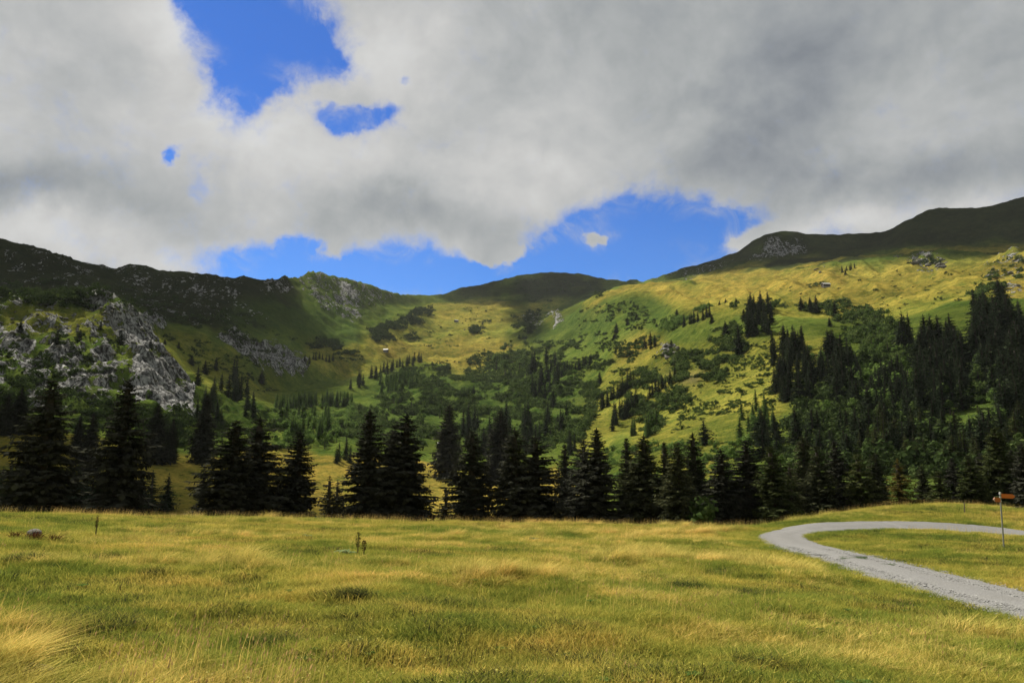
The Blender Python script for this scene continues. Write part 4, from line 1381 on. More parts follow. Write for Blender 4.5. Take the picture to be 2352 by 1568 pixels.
sp = []
for (x, y, r, mat, label, group) in SH:
    p = hit(x, y, 110)
    if p is None or p.length > 2300:
        continue
    sp.append((r / p.length, p, r, mat, label, group))
sp.sort(key=lambda q: (0 if q[5].startswith('lone') else 1, -q[0]))
for i, (s_, p, r, mat, label, group) in enumerate(sp):
    k = int(g1.integers(0, 8))
    if i < 300:
        name = {'alder': 'alder_bush', 'pine': 'dwarf_pine_bush', 'lush': 'leafy_bush'}[mat]
        o = link(name, shrub_mesh(k, mat), None, (p.x, p.y, p.z - 0.25 * r))
        o.scale = (r * g1.uniform(0.9, 1.3), r * g1.uniform(0.9, 1.3), r * g1.uniform(0.8, 1.2))
        o.rotation_euler = (0, 0, g1.uniform(0, 6.28))
        tag(o, label, 'bush', group)
    else:
        stuff_point('shr_' + mat, p - Vector((0, 0, 0.25 * r)), r, g1.uniform(0, 6.28), k)
print('shrubs', len(sp))

# leafy trees: x, foot y, height px, material, label
LEAFY = [
    (1613, 1215, 100, 'alder', 'light green leafy tree low in the row, between two black spruces', 82),
    (1240, 1095, 30, 'lush', 'bright green rounded tree behind the first meadow strip', 0),
    (1140, 1098, 46, 'lush', 'bright green tree glimpsed left of the joined spruces', 0),
    (1290, 1075, 24, 'lush', 'small bright tree glimpsed right of the joined spruces', 0),
    (1140, 850, 42, 'alder', 'rounded green tree at the left end of the alder belt', 0),
    (1160, 865, 40, 'alder', 'second rounded green tree at the left end of the alder belt', 0),
    (1265, 1010, 40, 'alder', 'green tree crown above the joined spruces', 0),
    (965, 985, 40, 'alder', 'green tree crown rising behind the widest black spruce', 0),
    (1010, 960, 34, 'alder', 'green tree crown right of the widest black spruce', 0),
    (720, 1000, 44, 'lush', 'bright green tree behind the slender black spruce', 0),
    (700, 975, 34, 'lush', 'second bright green tree behind the slender black spruce', 0),
    (745, 1030, 30, 'alder', 'green tree at the left corner of the golden pasture', 0),
    (1735, 1010, 62, 'larch', 'tallest green tree on the shoulder above the row', 0),
    (1890, 850, 44, 'lush', 'light green tree at the left of the pale hut roof', 0),
    (1862, 830, 40, 'lush', 'light green tree touching the straight-edged block', 0),
    (2000, 1065, 60, 'alder', 'leafy tree behind the golden spruce', 0),
    (1795, 1100, 60, 'lush', 'leafy tree behind the olive sunlit spruce', 0),
    (1870, 1090, 60, 'alder', 'leafy tree behind the road curve', 0),
    (2060, 900, 50, 'lush', 'pale leafy tree in the middle of the right forest', 0),
    (2250, 890, 52, 'alder', 'leafy tree among the dark spruces of the upper right forest', 0),
    (2075, 800, 40, 'lush', 'pale leafy tree left of the tall thin spruces', 0),
]
for i, (x, y, h, mat, label, rfix) in enumerate(LEAFY):
    if rfix:
        az, te = ray(x, y - h)
        X, Y = rfix * math.sin(float(az)), rfix * math.cos(float(az))
        zb = float(ground_z(X, Y))
        hm = EYE + rfix * float(te) - zb
        p = Vector((X, Y, zb))
    else:
        p = hit(x, y, 110)
        if p is None:
            continue
        hm = h / F * p.length
    o = link('leafy_tree', broad_mesh(i % 4, mat), None, (p.x, p.y, p.z - 0.2))
    o.scale = (hm * 1.1, hm * 1.1, hm)
    o.rotation_euler = (0, 0, g1.uniform(0, 6.28))
    tag(o, label, 'tree')


LF = []
for poly, n, h0, h1, lab, grp in [
    (P3((980, 1060), (1400, 1000), (1720, 1080), (2016, 1100), (2016, 1500), (700, 1500), (880, 1230)), 60, 26, 46, 'rounded green leafy tree among the dark spruces low on the right slope', 'leafy trees in the right forest'),
    (P3((1060, 740), (1300, 700), (1400, 900), (1380, 1040), (1130, 960)), 26, 20, 34, 'rounded green leafy tree in the big thicket of the right slope', 'leafy trees in the right thicket'),
    ([(1130, 800), (1340, 790), (1340, 850), (1290, 950), (1150, 960)], 26, 18, 32, 'rounded green leafy tree in the middle of the valley floor', 'leafy trees on the valley floor'),
    ([(860, 900), (1150, 870), (1150, 1000), (850, 1010)], 24, 18, 32, 'rounded green leafy tree behind the widest black spruces', 'leafy trees behind the row'),
    ([(640, 960), (830, 950), (830, 1020), (650, 1030)], 14, 22, 36, 'rounded green leafy tree in the bright thicket left of centre', 'leafy trees left of centre')]:
    for (x, y) in rnd_in(poly, n, g1):
        p = hit(x, y, 110)
        if p is None:
            continue
        hm = g1.uniform(h0, h1) / F * p.length
        o = link('leafy_tree', broad_mesh(int(g1.integers(0, 4)), 'lush' if g1.random() < 0.35 else 'alder'), None, (p.x, p.y, p.z - 0.2))
        o.scale = (hm * g1.uniform(1.3, 1.8),) * 2 + (hm,)
        o.rotation_euler = (0, 0, g1.uniform(0, 6.28))
        tag(o, lab, 'tree', grp)


# ------------------------------------------------------------------ scatter of what nobody could count
def scatter(name, pts, meshes, kind='stuff'):
    """one object: points that carry an instance index, a scale and a rotation each"""
    c = bpy.data.collections.new('source_of_' + name)
    for i, me in enumerate(meshes):
        c.objects.link(bpy.data.objects.new('%02d_%s' % (i, name), me))
    pts = np.asarray(pts, np.float32)
    me = bpy.data.meshes.new(name)
    me.vertices.add(len(pts))
    me.vertices.foreach_set('co', pts[:, :3].ravel())
    for nm, typ, col_ in (('sc', 'FLOAT', 3), ('rz', 'FLOAT', 4), ('ix', 'INT', 5)):
        at = me.attributes.new(nm, typ, 'POINT')
        at.data.foreach_set('value', pts[:, col_].astype(np.int32 if typ == 'INT' else np.float32))
    tilt = me.attributes.new('tl', 'FLOAT', 'POINT')
    tilt.data.foreach_set('value', pts[:, 6] if pts.shape[1] > 6 else np.zeros(len(pts), np.float32))
    ob = link(name, me)
    ng = bpy.data.node_groups.new('scatter_' + name, 'GeometryNodeTree')
    ng.interface.new_socket('Geometry', in_out='INPUT', socket_type='NodeSocketGeometry')
    ng.interface.new_socket('Geometry', in_out='OUTPUT', socket_type='NodeSocketGeometry')
    n, l = ng.nodes, ng.links
    gi = n.new('NodeGroupInput')
    go = n.new('NodeGroupOutput')
    ci = n.new('GeometryNodeCollectionInfo')
    ci.inputs['Collection'].default_value = c
    ci.inputs['Separate Children'].default_value = True
    ci.inputs['Reset Children'].default_value = True
    iop = n.new('GeometryNodeInstanceOnPoints')
    iop.inputs['Pick Instance'].default_value = True

    def attr(nm, typ):
        a = n.new('GeometryNodeInputNamedAttribute')
        a.data_type = typ
        a.inputs['Name'].default_value = nm
        return a.outputs[0]
    cx = n.new('ShaderNodeCombineXYZ')
    l.new(attr('rz', 'FLOAT'), cx.inputs[2])
    l.new(attr('tl', 'FLOAT'), cx.inputs[1])
    e2r = n.new('FunctionNodeEulerToRotation')
    l.new(cx.outputs[0], e2r.inputs[0])
    l.new(gi.outputs[0], iop.inputs['Points'])
    l.new(ci.outputs[0], iop.inputs['Instance'])
    l.new(attr('ix', 'INT'), iop.inputs['Instance Index'])
    l.new(e2r.outputs[0], iop.inputs['Rotation'])
    l.new(attr('sc', 'FLOAT'), iop.inputs['Scale'])
    l.new(iop.outputs[0], go.inputs[0])
    md = ob.modifiers.new('scatter', 'NODES')
    md.node_group = ng
    return tag(ob, kind=kind)


for key, name, label in (('con_needle_far', 'distant_spruce_forest', 'dark mass of smaller spruces filling the right slope and the basin'),
                         ('con_larch', 'distant_larches', 'small green larches scattered among the alder scrub'),
                         ('con_needle_lit', 'distant_olive_spruces', 'smaller olive spruces low on the right slope')):
    if key in GN_POINTS:
        tag(scatter(name, GN_POINTS[key], [mid_mesh(k, key[4:]) for k in range(7)]), label, 'trees')
for key, name, label in (('shr_alder', 'alder_scrub', 'green alder scrub covering the valley floor and lower slopes'),
                         ('shr_pine', 'dwarf_pine_scrub', 'dark low scrub on the far slopes under the ridges'),
                         ('shr_lush', 'bright_undergrowth', 'bright green undergrowth among the trees')):
    if key in GN_POINTS:
        tag(scatter(name, GN_POINTS[key], [shrub_mesh(k, key[4:]) for k in range(8)]), label, 'bushes')


# ------------------------------------------------------------------ clouds added out of view and shaped to shade the ridges and valley
def ico(sub=2):
    import bmesh
    bm = bmesh.new()
    bmesh.ops.create_icosphere(bm, subdivisions=sub, radius=1)
    v = np.array([p.co[:] for p in bm.verts])
    f = np.array([[q.index for q in p.verts] for p in bm.faces])
    bm.free()
    return v, f


ICO2 = ico(2)
g3 = np.random.default_rng(33)
m, t, out = new_mat('shade_cloud_white')
d = t.new('ShaderNodeBsdfDiffuse')
d.inputs['Color'].default_value = (0.85, 0.85, 0.86, 1)
tr = t.new('ShaderNodeBsdfTranslucent')
tr.inputs['Color'].default_value = (0.85, 0.85, 0.86, 1)
mx = t.new('ShaderNodeMixShader')
mx.inputs[0].default_value = 0.45
t.link(d.outputs[0], mx.inputs[1])
t.link(tr.outputs[0], mx.inputs[2])
t.link(mx.outputs[0], out.inputs['Surface'])
M['shade_cloud'] = m


def shade_cloud_over(poly, n, alt, r0, r1, rmin=100):  # lumps set sunward of the slope points, out of view, to shade them
    V, Fc, off = [], [], 0
    for (x, y) in rnd_in(poly, n, g3):
        p = hit(x, y, rmin)
        if p is None:
            continue
        s_ = (alt - p.z) / SUN_DIR.z
        q = p + SUN_DIR * s_
        v, f = ICO2
        rr = g3.uniform(r0, r1)
        nn = 1 + 0.35 * (fbm(v[:, 0] * 2 + off, v[:, 1] * 2 + v[:, 2] * 2, 5, 3)[:, None] - 0.5)
        vv = v * nn * rr * np.array((1.25, 1.25, 0.75)) + np.array((q.x, q.y, q.z + g3.uniform(-0.2, 0.5) * rr))
        V.append(vv)
        Fc.append(f + off)
        off += len(v)
    me = np_mesh('shade_cloud', np.concatenate(V), np.concatenate(Fc), [M['shade_cloud']], smooth=True)
    tag(link('shade_cloud', me), kind='structure')


shade_cloud_over([(-120, 520), (0, 545), (250, 612), (480, 632), (610, 635), (620, 690), (630, 735), (610, 765), (580, 785), (560, 770), (480, 750), (400, 732), (330, 722), (250, 695), (150, 690), (-120, 680)], 340, 3000, 34, 66, 640)
shade_cloud_over([(1540, 632), (1740, 550), (1820, 530), (2060, 535), (2130, 480), (2420, 430), (2420, 562), (2200, 574), (2000, 584), (1900, 596), (1760, 596), (1650, 610)], 260, 3000, 55, 95, 1050)
shade_cloud_over([(1060, 665), (1245, 625), (1420, 648), (1330, 680), (1240, 690), (1160, 680)], 90, 3200, 60, 110, 1700)
shade_cloud_over([(-60, 1080), (480, 1090), (520, 1170), (-60, 1170)], 90, 3000, 16, 26, 120)  # added to darken the left valley, where tree shade lies
shade_cloud_over([(-60, 1000), (40, 1010), (120, 1040), (60, 1080), (-60, 1080)], 26, 3000, 14, 24, 120)
shade_cloud_over([(1190, 715), (1240, 708), (1245, 755), (1195, 765)], 9, 3000, 26, 38, 900)


# ------------------------------------------------------------------ gravel road
def road_material():
    m, t, out = new_mat('pale_gravel')
    pos = t.new('ShaderNodeNewGeometry').outputs['Position']
    sepp = t.new('ShaderNodeSeparateXYZ')
    t.link(pos, sepp.inputs[0])
    n = t.noise(pos, 22, 5, 0.75)
    vo = t.new('ShaderNodeTexVoronoi')
    t.link(pos, vo.inputs['Vector'])
    vo.inputs['Scale'].default_value = 26
    n2 = t.noise(pos, 0.7, 5, 0.6)
    mp = t.new('ShaderNodeMapping')
    t.link(pos, mp.inputs['Vector'])
    mp.inputs['Rotation'].default_value = (0, 0, 0.12)
    mp.inputs['Scale'].default_value = (2.2, 0.12, 1)
    n3 = t.noise(mp.outputs[0], 1.2, 4, 0.6)
    c = t.ramp(n, [(0.32, (0.06, 0.06, 0.06)), (0.45, (0.16, 0.158, 0.155)), (0.62, (0.215, 0.212, 0.21)), (0.78, (0.33, 0.325, 0.32))])
    far_c = t.ramp(n, [(0.3, (0.12, 0.118, 0.116)), (0.7, (0.17, 0.167, 0.165))])
    c = t.mix(t.maprange(sepp.outputs[1], 28, 38), c, far_c)
    c = t.mix(t.maprange(n2, 0.35, 0.7, 0, 0.35), c, (0.15, 0.143, 0.13))
    c = t.mix(t.maprange(n3, 0.5, 0.75, 0, 0.35), c, (0.24, 0.235, 0.23))
    p = t.new('ShaderNodeBsdfPrincipled')
    t.link(c, p.inputs['Base Color'])
    p.inputs['Roughness'].default_value = 0.9
    b = t.new('ShaderNodeBump')
    b.inputs['Strength'].default_value = 0.9
    b.inputs['Distance'].default_value = 0.03
    t.link(t.math('ADD', n, t.math('MULTIPLY', vo.outputs['Distance'], -0.6)), b.inputs['Height'])
    t.link(b.outputs[0], p.inputs['Normal'])
    t.link(p.outputs[0], out.inputs['Surface'])
    return m


M['road'] = road_material()


def terr(x, y, G=None):
    return bilinear(ZG if G is None else G, np.arctan2(x, y), np.hypot(x, y))


# widths wobble so that the verge is ragged
W = 14
rows = []
for k in range(NROAD):
    a = edge_o[k]
    b = edge_i[k]
    wob = (float(vnoise(np.array([k * 0.6]), np.array([1.0]), 3)[0]) - 0.5) * 0.22
    wob2 = (float(vnoise(np.array([k * 0.6]), np.array([9.0]), 4)[0]) - 0.5) * 0.22
    d = (b - a) / max(1e-6, np.hypot(*(b - a)))
    a2 = a - d * wob
    b2 = b + d * wob2
    for j in range(W + 1):
        q = a2 + (b2 - a2) * j / W
        rows.append(q)
rows = np.array(rows)
zz = terr(rows[:, 0], rows[:, 1])
jj = np.tile(np.arange(W + 1), NROAD)
crown_h = 0.035 * np.sin(np.pi * jj / W) + 0.02 * (fbm(rows[:, 0] * 1.2, rows[:, 1] * 1.2, 91, 3) - 0.5)
rut = -0.03 * (np.exp(-((jj / W - 0.28) / 0.09) ** 2) + np.exp(-((jj / W - 0.72) / 0.09) ** 2))
V = np.stack([rows[:, 0], rows[:, 1], zz + 0.0 + crown_h + rut], 1)
V[jj == 0, 2] -= 0.09
V[jj == W, 2] -= 0.09
Fr = []
for k in range(NROAD - 1):
    for j in range(W):
        a = k * (W + 1) + j
        Fr.append((a, a + W + 1, a + W + 2, a + 1))
o = link('gravel_road', np_mesh('gravel_road', V, np.array(Fr)[:, ::-1], [M['road']], smooth=True))
tag(o, kind='structure')


def on_road(x, y, grow=0.0):
    inside = in_poly(np.asarray(x), np.asarray(y), ROAD_POLY)
    return inside


def is_near_road(x, y, dist):
    return dist_to_mid(np.asarray(x, float), np.asarray(y, float)) < dist


# loose stones on the road
g4 = np.random.default_rng(44)
STONES = []
for k in range(3):
    v, f = ico(1)
    v = v * (1 + 0.35 * (g4.uniform(0, 1, (len(v), 1)) - 0.5)) * np.array((1.0, 0.8, 0.55))
    STONES.append(np_mesh('pebble', v, f, [simple_mat('pebble_%d' % k, [(0.42, 0.415, 0.40), (0.30, 0.295, 0.29), (0.52, 0.515, 0.50)][k], 0.9, 0, 0.2, 8, 0.1)]))
pts = []
for _ in range(9000):
    k = int(g4.integers(0, NROAD - 1) if g4.random() < 0.3 else g4.integers(0, int(NROAD * 0.5)))
    u = g4.uniform(-0.03, 1.03)
    q = edge_o[k] + (edge_i[k] - edge_o[k]) * u + g4.normal(0, 0.08, 2)
    if np.hypot(*q) > 34 or q[1] < 8:
        continue
    z = float(terr(q[0], q[1])) + 0.012
    pts.append((q[0], q[1], z, g4.uniform(0.010, 0.028) * (1.5 if g4.random() < 0.08 else 1), g4.uniform(0, 6.28), int(g4.integers(0, 3))))
tag(scatter('loose_gravel', pts, STONES), 'loose pale stones lying on the gravel road', 'gravel')


# ------------------------------------------------------------------ grass
def blades(n, rad, h0, h1, w, lean, seed, curl=0.5, spread=0.5, heads=False):
    g = np.random.default_rng(seed)
    a = g.uniform(0, 6.28, n)
    r_ = rad * np.sqrt(g.uniform(0, 1, n))
    bx, by = r_ * np.cos(a), r_ * np.sin(a)
    h = g.uniform(h0, h1, n)
    dx = lean + g.normal(0, spread, n)
    dy = g.normal(0, spread, n)
    fa = g.uniform(0, 3.14, n)
    wx, wy = np.cos(fa) * w / 2, np.sin(fa) * w / 2
    V = []
    zero = np.zeros(n)
    for t_, wk in ((0.0, 1.0), (0.55, 0.8), (1.0, 0.12)):
        cx = bx + dx * h * (t_ ** 1.8) * curl * 1.3
        cy = by + dy * h * (t_ ** 1.8) * curl * 1.3
        cz = h * (t_ - 0.28 * curl * t_ ** 2 * np.clip(np.hypot(dx, dy), 0, 1.6)) - 0.02
        V.append(np.stack([cx - wx * wk, cy - wy * wk, cz], 1))
        V.append(np.stack([cx + wx * wk, cy + wy * wk, cz], 1))
    V = np.stack(V, 1)
    f = []
    base = np.arange(n)[:, None] * 6
    F1 = base + np.array([[0, 1, 3, 2]])
    F2 = base + np.array([[2, 3, 5, 4]])
    v = V.reshape(-1, 3)
    f = np.concatenate([F1, F2])
    parts = [(v, f, 0)]
    if heads:
        tip = (V[:, 4] + V[:, 5]) / 2
        mid_ = (V[:, 2] + V[:, 3]) / 2
        dr = unit(tip - mid_)
        sd = unit(np.cross(dr, g.normal(0, 1, (n, 3))))
        L = g.uniform(0.03, 0.055, n)
        hv, hf = diamonds(tip - dr * 0.02, dr, sd, L, L * 0.22)
        parts.append((hv, hf, 1))
    return parts


GR = [  # turf kinds, then tufts, straw and stalks
    merged('turf', blades(70, 0.26, 0.05, 0.13, 0.007, 0.25, 1, 0.6, 0.7), [M['grass']]),
    merged('turf', blades(70, 0.26, 0.04, 0.11, 0.008, 0.25, 2, 0.6, 0.8), [M['grass']]),
    merged('turf', blades(50, 0.28, 0.08, 0.18, 0.006, 0.6, 3, 0.8, 0.6), [M['grass']]),
    merged('tuft', blades(50, 0.11, 0.09, 0.18, 0.007, 0.2, 4, 0.8, 0.8), [M['grass']]),
    merged('tuft', blades(50, 0.12, 0.10, 0.19, 0.007, 0.25, 5, 0.9, 0.8), [M['straw']]),
    merged('tuft', blades(60, 0.13, 0.2, 0.38, 0.006, 0.7, 6, 0.8, 0.55), [M['straw']]),
    merged('stalks', blades(9, 0.22, 0.28, 0.48, 0.004, 0.35, 7, 0.5, 0.25, heads=True), [M['straw'], M['seed']]),
    merged('turf', blades(46, 0.22, 0.05, 0.14, 0.008, 0.1, 8, 0.6, 0.8), [M['tussock']]),
]
g5 = np.random.default_rng(55)


def grass_points():
    n = 125000
    u = g5.uniform(0, 1, n)
    # half the tufts by area close by, the rest thinning with distance
    r1, r2 = 2.6, 78.0
    r = np.where(u < 0.14, np.sqrt(g5.uniform(r1 ** 2, 11.0 ** 2, n)), g5.uniform(9.0, r2, n))
    az = R(1) * g5.uniform(-44, 44, n)
    x, y = r * np.sin(az), r * np.cos(az)
    keep = ~is_road_fast(x, y)
    x, y, r = x[keep], y[keep], r[keep]
    n = len(x)
    z = ground_z(x, y)
    tall = fbm(x / 2.6, y / 1.8, 101, 3)
    tall2 = fbm(x / 9, y / 5, 111, 3)
    px, py = to_px(x, y, z)
    k = tall * 0.6 + tall2 * 0.5
    k = k + 0.30 * np.clip((90 - px) / 90, 0, 1) * np.clip((py - 1390) / 80, 0, 1) + 0.03 * np.clip((py - 1500) / 50, 0, 1) * np.clip((700 - px) / 300, 0, 1)
    w = g5.uniform(0, 1, n)
    ix = np.where(w < 0.36, 0, np.where(w < 0.72, 1, 2))
    ix = np.where((k > 0.50) & (w < 0.5), 2, ix)
    ix = np.where((k > 0.54) & (w < 0.40), 3, ix)
    ix = np.where((k > 0.58) & (w < 0.24), 4, ix)
    ix = np.where((k > 0.74) & (w < 0.25), 5, ix)
    ix = np.where((w > 0.991), 6, ix)
    ix = np.where((r > 42) & (w > 0.88), 6, ix)
    edge_d = dist_to_mid(x, y)
    ix = np.where((edge_d < 3.2) & (ix > 2), 1, ix)
    ix = np.where((px > 260) & (px < 700) & (py > 1515) & (w > 0.93), 6, ix)
    ix = np.where((k < 0.44) & (w > 0.80), 7, ix)
    sc = g5.uniform(0.8, 1.3, n) * (1 + np.clip((r - 8) / 60, 0, 1) * 0.7)
    sc = np.where(ix == 6, np.minimum(sc, 1.2), sc)
    rz = g5.normal(0.0, 0.55, n)
    rz = np.where(ix < 5, g5.uniform(0, 6.28, n), rz)
    return np.stack([x, y, z, sc, rz, ix], 1)


def is_road_fast(x, y):
    return in_poly(x, y, ROAD_POLY)


gp = grass_points()
tag(scatter('meadow_grass', gp, GR), 'yellow and green alpine grass covering the sloping meadow', 'grass')
print('grass tufts', len(gp))

# big leaning clumps of straw in the bottom left corner
BIG = [merged('clump', blades(260, 0.26, 0.28, 0.58, 0.006, 0.9, 20 + k, 0.9, 0.5), [M['straw']]) for k in range(2)]


def at(x, y, rmin=2.0):
    p = hit(x, y, rmin)
    p.z = float(ground_z(p.x, p.y))
    return p


for (x, y, s_, lab) in [
    (5, 1450, 0.8, 'big straw-coloured grass clump leaning right at the left edge, upper one'), (35, 1500, 0.75, 'big straw-coloured grass clump above the dark hollow in the corner'),
    (-15, 1530, 0.95, 'straw-coloured grass clump cut by the left edge near the corner'), (100, 1465, 0.75, 'straw clump whose dead stalks droop over a dark hollow'),
    (190, 1580, 0.7, 'straw clump on the bottom edge just right of the dark corner hollow'), (280, 1575, 0.6, 'straw clump on the bottom edge, second right of the corner hollow'),
    (620, 1580, 0.5, 'straw clump on the bottom edge below the dark tussock')]:
    p = at(x, y)
    o = link('grass_clump', BIG[int(g5.integers(0, 2))], None, (p.x, p.y, p.z - 0.03))
    o.scale = (s_, s_, s_)
    o.rotation_euler = (0, 0, g5.uniform(-0.4, 0.4))
    tag(o, lab, 'grass clump', 'big straw clumps in the foreground')

# dark tussocks and hollows
TUS = [merged('tussock', blades(900, 0.30, 0.08, 0.24, 0.007, 0.15, 30 + k, 0.9, 0.9), [M['tussock']]) for k in range(3)]
M['peat'] = simple_mat('bare_peat', (0.03, 0.022, 0.016), 1.0, 0, 0.4, 12, 0.6)
for (x, y, s_, lab) in [
    (228, 1296, 1.7, 'large dark green rush tussock on the upper left of the meadow'), (60, 1286, 1.3, 'brown flattened tussock near the left edge'), (355, 1316, 1.0, 'small dark tussock right of the large green one'),
    (240, 1440, 1.1, 'dark tussock with tan stalks right of the straw clumps'), (130, 1300, 0.7, 'small green tussock between the brown and the large one'), (460, 1318, 0.7, 'faint dark tussock left of the middle of the meadow'),
    (605, 1330, 0.8, 'dark tussock on the middle left of the meadow'), (700, 1352, 0.9, 'loose grey-green tussock, left of a cluster of three'), (745, 1368, 0.8, 'grey-green tussock in the middle of a cluster of three'), (803, 1365, 1.0, 'dark grey-green tussock, right of a cluster of three'),
    (776, 1400, 1.0, 'dark brown tussock above the black hole'), (475, 1418, 0.8, 'small dark tussock left of the black hole'), (625, 1475, 0.9, 'dark tussock with crossed stalks near the bottom'),
    (1085, 1414, 0.8, 'dark tussock alone right of the black hole'), (1575, 1352, 1.4, 'long dark green hollow on the right of the meadow, left part'), (1700, 1366, 1.2, 'long dark green hollow on the right of the meadow, right part'),
    (1730, 1523, 1.0, 'dark green hollow near the bottom right'), (690, 1520, 0.8, 'dark tussock near the bottom edge left of the middle'), (200, 1420, 0.8, 'dark green tussock behind the one with tan stalks'), (120, 1480, 0.8, 'shaded tussock under the drooping stalks'), (1820, 1540, 0.9, 'bluish green tussock near the bottom right corner')]:
    p = at(x, y)
    o = link('dark_tussock', TUS[int(g5.integers(0, 3))], None, (p.x, p.y, p.z - 0.02))
    o.scale = (s_ * 0.95, s_ * 0.8, s_ * 0.85)
    o.rotation_euler = (0, 0, g5.uniform(0, 6.28))
    tag(o, lab, 'tussock', 'dark tussocks scattered over the meadow')
hv, hf = ico(2)
for (x, y, s_, lab) in [(855, 1428, 0.16, 'round black hole in the middle of the meadow'), (40, 1550, 0.3, 'dark peat hollow in the bottom left corner')]:  # low dark mounds stand in for a dark hole and a hollow
    p = at(x, y)
    v = hv * (1 + 0.3 * (fbm(hv[:, 0] * 3, hv[:, 1] * 3 + hv[:, 2], 7, 3)[:, None] - 0.5))
    o = link('peat_mound', np_mesh('peat_mound', v, hf, [M['peat']], smooth=True), None, (p.x, p.y, p.z - 0.05))
    o.scale = (s_, s_, s_ * 0.5)
    tag(o, lab, 'mound')

# ---- dock plant with two brown seed spikes
M['dock_leaf'] = leaf_mat('dock_leaves', (0.26, 0.34, 0.14), 0.25, 0.3, col2=(0.45, 0.5, 0.26))
M['dock_seed'] = leaf_mat('dock_seeds', (0.07, 0.028, 0.02), 0.4, 0.1, col2=(0.16, 0.06, 0.03))
M['stem'] = simple_mat('green_stem', (0.10, 0.09, 0.03), 0.8)


def leaf_mesh(L, w, seed, rise=0.7):
    """a broad leaf with a bent midrib"""
    g = np.random.default_rng(seed)
    n = 6
    v, f = [], []
    for i in range(n + 1):
        t_ = i / n
        ww = w * math.sin(math.pi * min(1, t_ * 0.93 + 0.04)) ** 0.7
        zc = L * (rise * t_ - 0.75 * rise * t_ * t_)
        for sgn in (-1, 0, 1):
            v.append((L * t_, sgn * ww / 2, zc + (0.18 * ww if sgn else 0) + g.normal(0, 0.004)))
    for i in range(n):
        for k in range(2):
            a = i * 3 + k
            f.append((a, a + 3, a + 4, a + 1))
    return np_mesh('leaf', v, f, [M['dock_leaf']], smooth=True)


def spike_mesh(h, seed):
    g = np.random.default_rng(seed)
    n = 150
    t_ = g.uniform(0.45, 1.0, n)
    rr = 0.035 * np.sin(np.pi * np.clip((t_ - 0.42) / 0.6, 0, 1)) ** 0.6 + 0.004
    a = g.uniform(0, 6.28, n)
    P = np.stack([rr * np.cos(a), rr * np.sin(a), t_ * h], 1)
    dr = unit(np.stack([np.cos(a), np.sin(a), np.full(n, 0.7)], 1))
    sd = unit(np.cross(dr, g.normal(0, 1, (n, 3))))
    L = g.uniform(0.018, 0.035, n)
    return diamonds(P, dr, sd, L, L * 0.8)


def dock(x, y, spikes, leaves, label, s_=1.0):
    p = at(x, y)
    root = bpy.data.objects.new('dock_plant', None)
    COL.objects.link(root)
    root.location = p
    root.scale = (s_,) * 3
    tag(root, label, 'plant')
    for i, (sx, sy, h) in enumerate(spikes):
        tv, tf = trunk_geo(h, 0.008, 5, 3)
        tv[:, 2] = np.clip(tv[:, 2] + 0.4, 0, None)
        st = link('stem', np_mesh('stem', tv, tf, [M['stem']]), root, (sx, sy, 0))
        v, f = spike_mesh(h, 60 + i)
        link('seed_spike', np_mesh('seed_spike', v, f, [M['dock_seed']]), root, (sx, sy, 0))
    for i, (a, L, w) in enumerate(leaves):
        lf = link('leaf', leaf_mesh(L, w, 70 + i, g5.uniform(0.5, 1.1)), root, (-0.22, 0, 0.10))
        lf.rotation_euler = (0, 0, R(a))


dock(819, 1283, [(0.02, 0, 0.62), (0.16, 0.05, 0.42)], [(150, 0.32, 0.14), (200, 0.34, 0.15), (240, 0.30, 0.14), (290, 0.26, 0.13), (110, 0.28, 0.13), (330, 0.24, 0.11), (20, 0.25, 0.12), (175, 0.22, 0.10)], 'dock plant with pale broad leaves and two dark red seed spikes')
dock(718, 1238, [], [(150, 0.24, 0.10), (210, 0.24, 0.10), (270, 0.22, 0.10), (330, 0.24, 0.10), (30, 0.2, 0.1)], 'low rosette of pale dock leaves left of the seed spikes', 0.9)
dock(1240, 1245, [], [(140, 0.24, 0.08), (200, 0.22, 0.09), (260, 0.24, 0.08), (340, 0.2, 0.1), (50, 0.22, 0.08)], 'low rosette of pale leaves near the middle of the far meadow', 1.0)
dock(808, 1236, [], [(160, 0.24, 0.10), (230, 0.22, 0.09), (300, 0.24, 0.10), (20, 0.2, 0.1)], 'low rosette of green leaves just behind the seed spikes', 0.8)

# thin dark flower stalk by the left part of the meadow
p = at(219, 1236)
root = bpy.data.objects.new('thistle_stalk', None)
COL.objects.link(root)
root.location = p
tag(root, 'thin dark seed stalk standing alone on the upper left of the meadow', 'plant')
tv, tf = trunk_geo(0.62, 0.009, 5, 3)
tv[:, 2] = np.clip(tv[:, 2] + 0.4, 0, None)
link('stem', np_mesh('stem', tv, tf, [M['stem']]), root)
v, f = spike_mesh(0.66, 90)
link('seed_spike', np_mesh('seed_spike', v * np.array((0.7, 0.7, 1)), f, [M['dock_seed']]), root)

